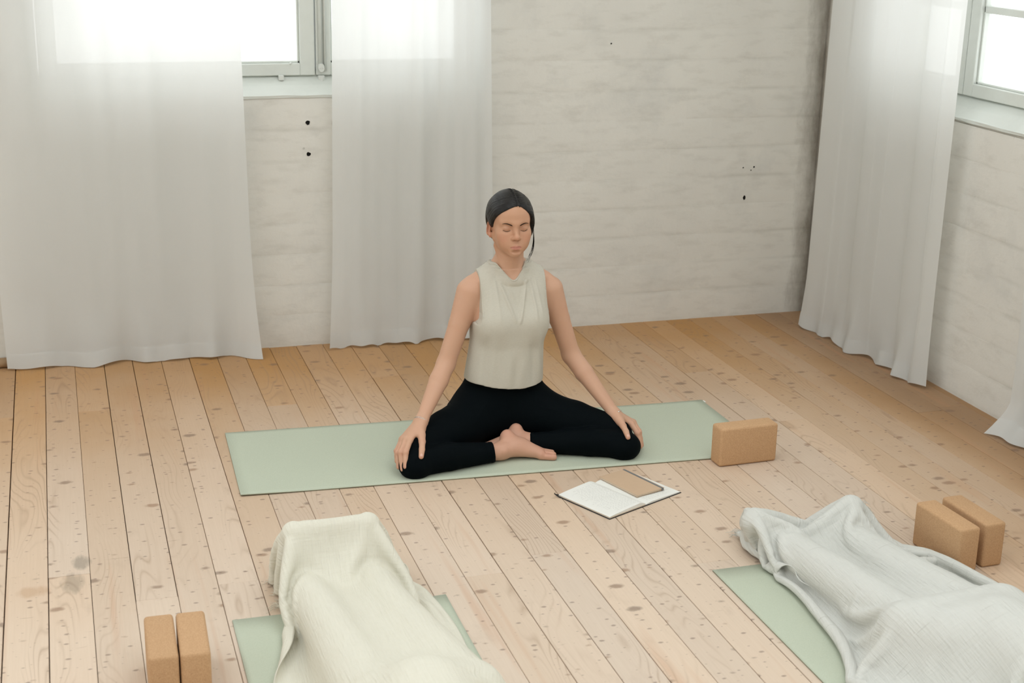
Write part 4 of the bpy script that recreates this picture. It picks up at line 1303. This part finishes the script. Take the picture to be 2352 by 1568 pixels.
BF.merge(headF, .016)
UP = Field((1.29, 4.56, .20), (1.67, 4.90, .70)); UP.F = UP.get(BF).copy()
BF.merge(pelv, 0, .004)
BF.merge(foot_r()); BF.merge(foot_l())
# everything rests on the mat
BF.F = np.maximum(BF.F, (MZ + .0006 - ZS).astype(np.float32)[None, None, :])
BV, BQ = surface_nets(BF.F, AX, 1)
del BF

# ---- materials of the woman
def mat_skin():
    t = NT('skin'); o = t.obj()
    at = t.n('VertexColor'); at.layer_name = 'tone'
    f = t.noise(o, 130, 4, .6); g = t.noise(o, 14, 3, .5)
    c = t.mix(t.math('MULTIPLY', t.math('SUBTRACT', g, .35), .35), at.outputs[0], (.60, .30, .21))
    fr = t.ramp(t.noise(o, 420, 1, .5), [(.73, 0.0), (.77, 1.0)])
    c = t.mix(t.math('MULTIPLY', fr, .25), c, (.30, .13, .07))
    t.bsdf(c, .48, t.bump(f, .10, .0012), .35, Subsurface_Weight=.06, Subsurface_Radius=(.010, .004, .002), Subsurface_Scale=.5)
    return t.m
M_SKIN = mat_skin()
def mat_hair():
    t = NT('dark_hair')
    at = t.n('Attribute'); at.attribute_name = 'strand'
    v = t.n('CombineXYZ'); t.l(at.outputs['Fac'], v.inputs[0])
    n1 = t.noise(v.outputs[0], 1500, 3, .7); n2 = t.noise(v.outputs[0], 330, 2, .6)
    c = t.mix(n2, (.0035, .0035, .004), (.014, .0115, .010))
    t.bsdf(c, t.math('ADD', .20, t.math('MULTIPLY', n1, .16)), t.bump(t.math('ADD', n1, n2), .35, .002), .26)
    return t.m
M_HAIR = mat_hair()
def mat_knit():
    t = NT('heather_knit'); o = t.obj()
    a = t.noise(t.vmul(o, (900, 900, 260)), 1.0, 3, .7); b = t.noise(t.vmul(o, (120, 120, 420)), 1.0, 3, .6)
    c = t.mix(b, (.50, .475, .405), (.61, .585, .51)); c = t.mix(t.math('MULTIPLY', a, .35), c, (.42, .40, .34))
    t.bsdf(c, .9, t.bump(a, .22, .0012), .15); return t.m
M_KNIT = mat_knit()
def mat_leggings():
    t = NT('black_leggings'); o = t.obj(); a = t.noise(o, 700, 2, .6)
    t.bsdf(t.mix(a, (.0008, .0020, .0028), (.0020, .0040, .0052)), .75, t.bump(a, .12, .001), .05); return t.m
M_LEG = mat_leggings()
M_BROW = plain('brow_hair', (.020, .013, .010), .8, .1); M_LASH = plain('lash_hair', (.045, .022, .015), .8, .1)
M_SILVER = plain('silver_chain', (.80, .77, .74), .25, .8, Metallic=1.0)

PL = (1.462, 4.74, MZ)
woman = np_mesh('person', BV, BQ, M_SKIN, None, True, PL)
tag(woman, 'woman sitting cross-legged with closed eyes, hands on knees, beige sleeveless top and black leggings', 'person')
# skin tone per vertex: lips, cheeks, knuckles and heels are redder
col = np.tile(np.array((.570, .340, .230, 1.0), np.float32), (len(BV), 1))
hl_ = ((BV - HC) @ HR) / HS
def blend(w, c):
    col[:, :3] = col[:, :3] * (1 - w[:, None]) + np.array(c) * w[:, None]
face = np.clip((hl_[:, 2] + .13) / .05, 0, 1) * (hl_[:, 1] < .05)
blend(face * .6, (.470, .245, .140))  # darker face tone, the dim front of the face put into the tint
for s in (-1, 1):
    d = np.linalg.norm((hl_ - (s * .040, -.075, -.032)) / (1, 1, .8), axis=1); blend(np.exp(-(d / .020) ** 2) * .40, (.56, .235, .160))
    d = np.linalg.norm((hl_ - (s * .0310, -.085, .002)) / (1.3, 1, .8), axis=1); blend(np.exp(-(d / .011) ** 2) * .35, (.46, .24, .16))
d = np.linalg.norm(hl_ - (0, -.110, -.028), axis=1); blend(np.exp(-(d / .012) ** 2) * .30, (.58, .25, .17))
ux = np.abs(hl_[:, 0]); uz = hl_[:, 2]
upl = np.interp(ux, [0, .005, .012, .0215], [-.0568, -.0552, -.0580, -.0628]); lol = np.interp(ux, [0, .009, .016, .0215], [-.0715, -.0706, -.0672, -.0638])
inl = np.clip((upl - uz) / .0014 + .5, 0, 1) * np.clip((uz - lol) / .0014 + .5, 0, 1) * (ux < .0235) * (hl_[:, 1] < -.075)
blend(inl * .75, (.47, .180, .140))
seam = np.exp(-((uz - np.interp(ux, [0, .0125, .0235], [-.0622, -.0624, -.0640])) / .0009) ** 2) * (ux < .0200) * (hl_[:, 1] < -.075); blend(seam * .5, (.22, .07, .055))  # shade in the crease between the lips, painted dark
ear = np.clip((ux - .068) / .006, 0, 1) * (np.abs(hl_[:, 2] + .005) < .05) * (np.abs(hl_[:, 1] - .01) < .035); blend(ear * .5, (.62, .26, .17))
for s in (-1, 1):
    d = np.linalg.norm((hl_ - (s * .0058, -.0985, -.0372)) / (1.2, 1.6, .8), axis=1); blend(np.exp(-(d / .0034) ** 2) * .7, (.16, .06, .04))  # shade inside the nostrils, painted into the skin colour
for s in (-1, 1):
    for q in HAND[s]['fing'] + [HAND[s]['thumb']]:
        for p, w in ((q[1], .35), (q[-2], .45)):
            d = np.linalg.norm(BV - np.array(p), axis=1); blend(np.exp(-(d / .012) ** 2) * w, (.58, .25, .18))
ft = np.clip((.125 - BV[:, 2]) / .02, 0, 1) * (np.abs(BV[:, 0] - 1.47) < .135) * (BV[:, 1] < 4.68); blend(ft * .55, (.52, .285, .205))
for p in ((1.434, 4.566, .085), (1.482, 4.626, .085), (1.572, 4.497, .0175), (1.541, 4.508, .0205)):
    d = np.linalg.norm(BV - np.array(p), axis=1); blend(np.exp(-(d / .022) ** 2) * .45, (.56, .245, .170))
ca = woman.data.color_attributes.new('tone', 'FLOAT_COLOR', 'POINT'); ca.data.foreach_set('color', col.ravel())

def child(name, F, mat, smooth=1):
    V, Q = surface_nets(F.F, F.ax, smooth)
    o = np_mesh(name, V, Q, mat, woman, True, PL); o.location = (0, 0, 0)
    return o, V

# ---- leggings
E = .0032
X3, Y3, Z3 = th.pts()
G = th.copy()
cutR = X3 - (1.3665 + .10 * (Y3 - 4.52) - .12 * (Z3 - .04))      # keep x below the right cuff
cutL = (1.5205 + .25 * (Y3 - 4.58)) - X3
G.F = smin(G.F, np.maximum(shr.F, cutR), .010); G.F = smin(G.F, np.maximum(shl.F, cutL), .010)
tl_ = Field((.98, 4.40, -.01), (1.95, 4.92, .32)); tl_.add(loft(TORSO))
wrk = .0018 * np.sin(X3 * 55 * np.sign(X3 - 1.462) + Z3 * 120 + 2.0 * np.sin(Y3 * 40)) * np.exp(-(((np.abs(X3 - 1.462) - .125) / .04) ** 2 + ((Z3 - .165) / .028) ** 2))
# raised flat seam down the front of each thigh
sm = 0
for (a, b) in (((1.370, 4.640, .160), (1.100, 4.462, .120)), ((1.560, 4.635, .160), (1.815, 4.450, .120))):
    a = np.array(a); b = np.array(b); ba = b - a
    t_ = np.clip(((X3 - a[0]) * ba[0] + (Y3 - a[1]) * ba[1] + (Z3 - a[2]) * ba[2]) / (ba @ ba), 0, 1)
    n_ = np.cross(ba, (0, .6, 1)); n_ = np.array((ba[1], -ba[0], 0)); n_ /= np.linalg.norm(n_)
    dd = (X3 - a[0]) * n_[0] + (Y3 - a[1]) * n_[1] + (Z3 - a[2]) * n_[2] + .012 * np.sin(t_ * np.pi)
    sm = sm + .0007 * np.exp(-(dd / .0022) ** 2) * (Z3 > .07)
G.F = (smin(G.F, tl_.F, .045) - E - wrk - sm).astype(np.float32)
G.F = np.maximum(G.F, Z3 - .272)
G.F = np.maximum(G.F, MZ + .0002 - Z3)
leg_o, LV = child('leggings', G, M_LEG)
tag(leg_o, 'black ankle-length leggings')
# hems at the ankles
for nm, cut, F0 in (('cuff', cutR, shr.F), ('cuff', cutL, shl.F)):
    C = th.copy(); C.F = np.maximum(np.maximum(F0 - E - .0012, -(F0 + .004)), np.maximum(cut - .0006, -(cut + .012)))
    C.F = np.maximum(C.F, MZ + .0002 - Z3).astype(np.float32); child(nm, C, M_LEG)
    del C
del G, tl_, wrk, sm, cutR, cutL

# ---- sleeveless top
TOP = [(.225, 1.462, 4.735, .1430, .116), (.26, 1.463, 4.732, .1400, .113), (.31, 1.466, 4.730, .1360, .110), (.37, 1.470, 4.728, .1320, .107), (.42, 1.474, 4.727, .1310, .106), (.47, 1.478, 4.732, .1330, .101),
       (.52, 1.481, 4.740, .1330, .086), (.565, 1.482, 4.744, .1200, .076), (.61, 1.482, 4.748, .080, .058), (.645, 1.481, 4.752, .058, .046)]
tp = Field((1.29, 4.56, .20), (1.67, 4.90, .70)); tp.add(loft(TOP))
for s in (-1, 1):
    tp.add(ell((1.476 + s * .060, 4.668, .455), (.056, .040, .052)), .05)
    tp.add(cap((1.481 + s * .045, 4.752, .640), (1.482 + s * .120, 4.752, .594), .029, .036), .045)
    tp.add(cap((1.481 + s * .085, 4.730, .592), (1.477 + s * .058, 4.668, .475), .030, .038), .05)
tp.add(cap((1.481, 4.714, .585), (1.477, 4.680, .470), .030, .036), .05)
X3, Y3, Z3 = tp.pts()
aw = np.interp(tp.ax[2], [.40, .440, .452, .465, .48, .50, .54, .58, .62, .66], [.20, .165, .145, .132, .1255, .1215, .1190, .1180, .1185, .120])[None, None, :]
T = np.minimum(tp.F, np.maximum(np.maximum(UP.F - .0042, np.where(np.abs(X3 - 1.4815) > .105, tp.get(body) - .010, -1)), np.abs(X3 - 1.4815) - np.minimum(aw, .140))) - .0005
front = np.clip((4.742 - Y3) / .02, 0, 1)
def ridge(p, q, w, a):
    p = np.array(p); q = np.array(q); ba = q - p
    h = ((X3 - p[0]) * ba[0] + (Z3 - p[1]) * ba[1]) / (ba @ ba); hc = np.clip(h, 0, 1)
    d2 = (X3 - p[0] - hc * ba[0]) ** 2 + (Z3 - p[1] - hc * ba[1]) ** 2
    return a * np.exp(-d2 / w ** 2) * np.maximum(np.sin(np.clip(hc * .9 + .1, 0, 1) * math.pi), 0) ** .6
fold = 0
for p, q, w, a in [((1.428, .600), (1.470, .475), .0065, .0070), ((1.520, .604), (1.481, .468), .0060, .0075), 
                   ((1.412, .610), (1.414, .478), .0065, .0040), ((1.538, .612), (1.548, .475), .0060, .0045), ((1.556, .606), (1.572, .49), .006, .0035), 
                   ((1.452, .595), (1.474, .55), .005, .003),
                   ((1.560, .42), (1.572, .235), .013, .0050), ((1.533, .38), (1.538, .235), .011, -.0040), ((1.50, .33), (1.497, .232), .014, .0030), ((1.452, .36), (1.448, .232), .014, .0035), ((1.400, .40), (1.385, .235), .013, .0035), ((1.374, .42), (1.356, .235), .009, -.0030),
                   ((1.475, .33), (1.472, .232), .010, -.0025)]:
    fold = fold + ridge(p, q, w, a)
T = T - (fold * front)
dxn = X3 - 1.4735
neckF = .6145 + 1.30 * (np.sqrt(dxn ** 2 + .012 ** 2) - .012)
w_ = np.clip((Y3 - 4.745) / .03, 0, 1)
cutN = np.minimum(Z3 - (neckF * (1 - w_) + .655 * w_), .054 - np.abs(dxn)); cutN = np.maximum(cutN, Z3 - .666)          # positive inside the neck opening
aw = np.interp(tp.ax[2], [.40, .440, .452, .465, .48, .50, .54, .58, .62, .66], [.20, .165, .145, .132, .1255, .1215, .1190, .1180, .1185, .120])[None, None, :]
cutA = np.abs(X3 - 1.4815) - aw
T = np.maximum(np.maximum(T, cutN), cutA)
hem = .2365 - .0045 * np.cos((X3 - 1.50) * 22) + .006 * np.clip((1.40 - X3) / .06, 0, 1)
T = np.maximum(T, hem - Z3)
tp.F = np.maximum(T, -(T + .0050)).astype(np.float32)
top_o, TV = child('tank_top', tp, M_KNIT)
tag(top_o, 'beige sleeveless knit top')
# ribbed bindings at the neck and arm holes
def binding(cut, nm, lo, hi, wdt):
    F = np.maximum(np.maximum(T - .0011, -(T + .0030)), np.maximum(-(cut + wdt), cut - .0004))
    q = Field(lo, hi); q.F = q.get(type('o', (), {'sl': tp.sl, 'F': np.broadcast_to(F, tp.F.shape)})).astype(np.float32)
    child(nm, q, M_KNIT)
binding(cutN, 'neck_binding', (1.40, 4.62, .57), (1.55, 4.82, .67), .0060)
binding(cutA, 'armhole_binding', (1.28, 4.58, .492), (1.46, 4.88, .66), .0045)
binding(cutA, 'armhole_binding', (1.50, 4.58, .492), (1.68, 4.88, .66), .0045)
del T, fold, cutN, cutA

# ---- hair
hf_ = headF.copy()
hf_.F = (hair_eval(lx, ly, lz) * HS).astype(np.float32)
hair_o, HV = child('hair', hf_, M_HAIR)
tag(hair_o, 'dark hair parted in the middle and tied low at the nape')
L3 = ((HV - HC) @ HR) / HS
sa = hair_o.data.attributes.new('strand', 'FLOAT', 'POINT'); sa.data.foreach_set('value', strand_coord(L3[:, 0], L3[:, 1], L3[:, 2]).astype(np.float32))
# combed strands lying on the hair, parting to nape
rs = np.random.default_rng(9); strands = []
for sd in (-1, 1):
    ns, nphi = 150, 20
    s0 = rs.uniform(-.080, .075, ns)[:, None]; ph = np.linspace(.05, 1.95, nphi)[None, :] + rs.uniform(-.03, .03, (ns, 1))
    rr = np.linspace(.02, .14, 150)
    dirx, dirz = sd * np.sin(ph), np.cos(ph)
    X_ = XPART + rr[None, None, :] * dirx[..., None]; Z_ = -.01 + rr[None, None, :] * dirz[..., None]
    Y_ = np.broadcast_to((s0 + .060 * ph + .012 * ph ** 2)[..., None], X_.shape) - .02 * np.abs(X_)
    hd = head_eval(X_, Y_, Z_, False)
    az = np.degrees(np.arctan2(np.abs(X_ - XPART * np.clip(-Y_ / .08, 0, 1)), -(Y_ - .005)))
    hl3 = np.interp(az, *(HAIRLINE_R if sd < 0 else HAIRLINE_L))
    side = np.clip((np.abs(X_) - .050) / .02, 0, 1)
    th3 = .0012 + .0060 * np.sqrt(np.clip((Z_ - hl3) / .030, 0, 1)) + (.0035 + .0060 * (sd > 0) * np.clip((.062 - Z_) / .05, 0, 1)) * side * np.clip((Z_ - hl3 + .004) / .012, 0, 1)
    dd = hd - th3
    k = np.argmax(dd > 0, axis=2)
    ok = (dd > 0).any(2) & (np.take_along_axis(Z_ - hl3, k[..., None], 2)[..., 0] > -.002)
    pt = np.stack([np.take_along_axis(A_, k[..., None], 2)[..., 0] for A_ in (X_, Y_, Z_)], -1)
    for i in range(ns):
        n_ = nphi if ok[i].all() else int(np.argmin(ok[i]))
        if n_ < 5: continue
        p = pt[i, :n_].copy()
        for _ in range(2): p[1:-1] = (p[:-2] + 2 * p[1:-1] + p[2:]) / 4
        w = h2w(p) - np.array(PL); rad = rs.uniform(.0005, .0010)
        strands.append(tube(w, [rad * (.5 if j in (0, n_ - 1) else 1) for j in range(n_)], 4, False))
V, Fc = merge(strands); M_HAIR2 = NT('hair_strand'); M_HAIR2.bsdf((.006, .0055, .0055), .24, None, .38); st_o = mesh_obj('combed_strands', V, Fc, M_HAIR2.m, hair_o, True); tag(st_o, kind='stuff')
# loose strands at her left temple
r = random.Random(4); parts = []
for i in range(34):
    u = r.uniform(-1, 1); v = r.uniform(0, 1)
    p = [(.066 + .002 * u, -.048 + .006 * u, .050), (.0755 + .0015 * u, -.036 + .006 * u, .018), (.0785 + .002 * u, -.034 + .005 * u, -.020), (.080 + .0025 * u, -.036 + .006 * v, -.058), (.0755 + .003 * u, -.040 + .01 * v, -.092 + .01 * v), (.064 + .006 * u - .006 * v, -.046 + .012 * v, -.122 + .016 * u)]
    n_ = 3 + int(v * 4) if i > 12 else 6
    n_ = min(6, max(4, n_))
    pts = h2w(np.array(p[:n_])) - np.array(PL)
    # smooth polyline
    t_ = np.linspace(0, n_ - 1, n_ * 4); pts = np.stack([cubic(t_, np.arange(n_), pts[:, k]) for k in range(3)], 1)
    parts.append(tube(pts, list(np.linspace(.00075, .0003, len(pts))), 4, False))
V, Fc = merge(parts); ls = mesh_obj('loose_strands', V, Fc, M_HAIR, woman, True); tag(ls, 'thin loose strand beside the left cheek', kind='stuff')

# ---- brows, lashes
def on_face(pts, lift):
    """push local points onto the head surface along -y"""
    out = []
    for p in pts:
        p = np.array(p, float); lo, hi = -.14, -.03
        ys = np.linspace(lo, hi, 160)
        d = head_eval(np.full(160, p[0])[:, None, None], ys[:, None, None], np.full(160, p[2])[:, None, None]).ravel()
        k = np.argmax(d < 0); y = ys[k]
        if k > 0: y = ys[k - 1] + (ys[k] - ys[k - 1]) * d[k - 1] / (d[k - 1] - d[k])
        out.append((p[0], y - lift, p[2]))
    return np.array(out)
for s in (-1, 1):
    hp = [(s * .0135, 0, .0145), (s * .022, 0, .0185), (s * .032, 0, .0215), (s * .041, 0, .0215), (s * .0485, 0, .0185)]
    c_ = on_face(hp, .0002); t_ = np.linspace(0, 4, 15); c_ = np.stack([cubic(t_, np.arange(5), c_[:, k]) for k in range(3)], 1)
    w_b = np.interp(t_, [0, .4, 1, 2, 3, 4], [.0008, .0018, .0021, .0017, .0011, .0004])
    v, f = tube(h2w(c_) - np.array(PL), list(w_b), 8); mesh_obj('eyebrow', v, f, M_BROW, woman, True)
    hp = [(s * .0180, 0, -.0026), (s * .023, 0, -.0056), (s * .031, 0, -.0072), (s * .038, 0, -.0060), (s * .0445, 0, -.0026)]
    c_ = on_face(hp, -.0001); t_ = np.linspace(0, 4, 15); c_ = np.stack([cubic(t_, np.arange(5), c_[:, k]) for k in range(3)], 1)
    v1 = tube(h2w(c_) - np.array(PL), list(np.interp(t_, [0, 1, 2, 3, 4], [.0004, .0007, .0009, .0009, .0004])), 6)
    ls_ = []
    for i in range(14):
        q = c_[min(14, i + 1)]; o_ = np.array((s * (i - 5) * .00022, -.0026, -.0024 - .0006 * (i > 7)))
        ls_.append(tube(h2w(np.array([q, q + o_ * .6, q + o_])) - np.array(PL), [.00028, .0002, .0001], 3, False))
    V, Fc = merge([v1] + ls_); mesh_obj('eyelashes', V, Fc, M_LASH, woman, True)

# ---- bracelets and finger nails
def ring_pts(c, ax, r1, r2, n=28, sag=0.0):
    ax = np.array(ax, float); ax /= np.linalg.norm(ax); u = np.cross(ax, (0, 0, 1.)); u /= np.linalg.norm(u); w = np.cross(u, ax)
    return [np.array(c) + math.cos(a) * r1 * u + math.sin(a) * r2 * w + ax * sag * math.sin(a) for a in np.linspace(0, 2 * math.pi, n)]
for s in (-1, 1):
    sh, el, wr, _ = arm_prims(s); ax = wr - el; ax /= np.linalg.norm(ax); c = wr + ax * (.001 if s < 0 else .004)
    P1 = ring_pts(c, ax, .0255 if s < 0 else .0272, .0250 if s < 0 else .0272, 30, .004); v = [tube(np.array(P1) - np.array(PL), .00095, 5, False)]
    if s < 0: v.append(tube(np.array(ring_pts(c + ax * .003, ax, .0260, .0255, 30, -.003)) - np.array(PL), .00075, 5, False))
    V, Fc = merge(v); br = mesh_obj('bracelet', V, Fc, M_SILVER, woman, True)
    if s > 0:
        bm = bmesh.new(); bmesh.ops.create_uvsphere(bm, u_segments=10, v_segments=8, radius=.0032); bm_obj('bead', bm, M_SILVER, br, True, tuple(np.array(P1[6]) - np.array(PL)))
M_NAIL = plain('nail', (.70, .43, .35), .3, .5)
for s in (-1, 1):
    t2, t3 = np.array(HAND[s]['thumb'][2]), np.array(HAND[s]['thumb'][3]); ax = (t3 - t2) / np.linalg.norm(t3 - t2)
    nrm = np.array((0, -.62, .78)); nrm = nrm - ax * (nrm @ ax); nrm /= np.linalg.norm(nrm); sd = np.cross(ax, nrm)
    V = []; Fc = []
    for i in range(6):
        for j in range(7):
            u = (i / 5 - .5) * 1.8; w = (j / 6 - .5) * 2
            p = t3 - ax * .001 + ax * u * .0058 + sd * math.sin(w * .75) * .0072 * math.sqrt(max(.25, 1 - max(0, abs(u) - .35) ** 2 * 2)) + nrm * (math.cos(w * .75) * .0092 + .0004 - .001 * max(0, u))
            V.append(p - np.array(PL))
    for i in range(5):
        for j in range(6): a = i * 7 + j; Fc.append((a, a + 1, a + 8, a + 7))
    mesh_obj('thumbnail', V, Fc, M_NAIL, woman, True)
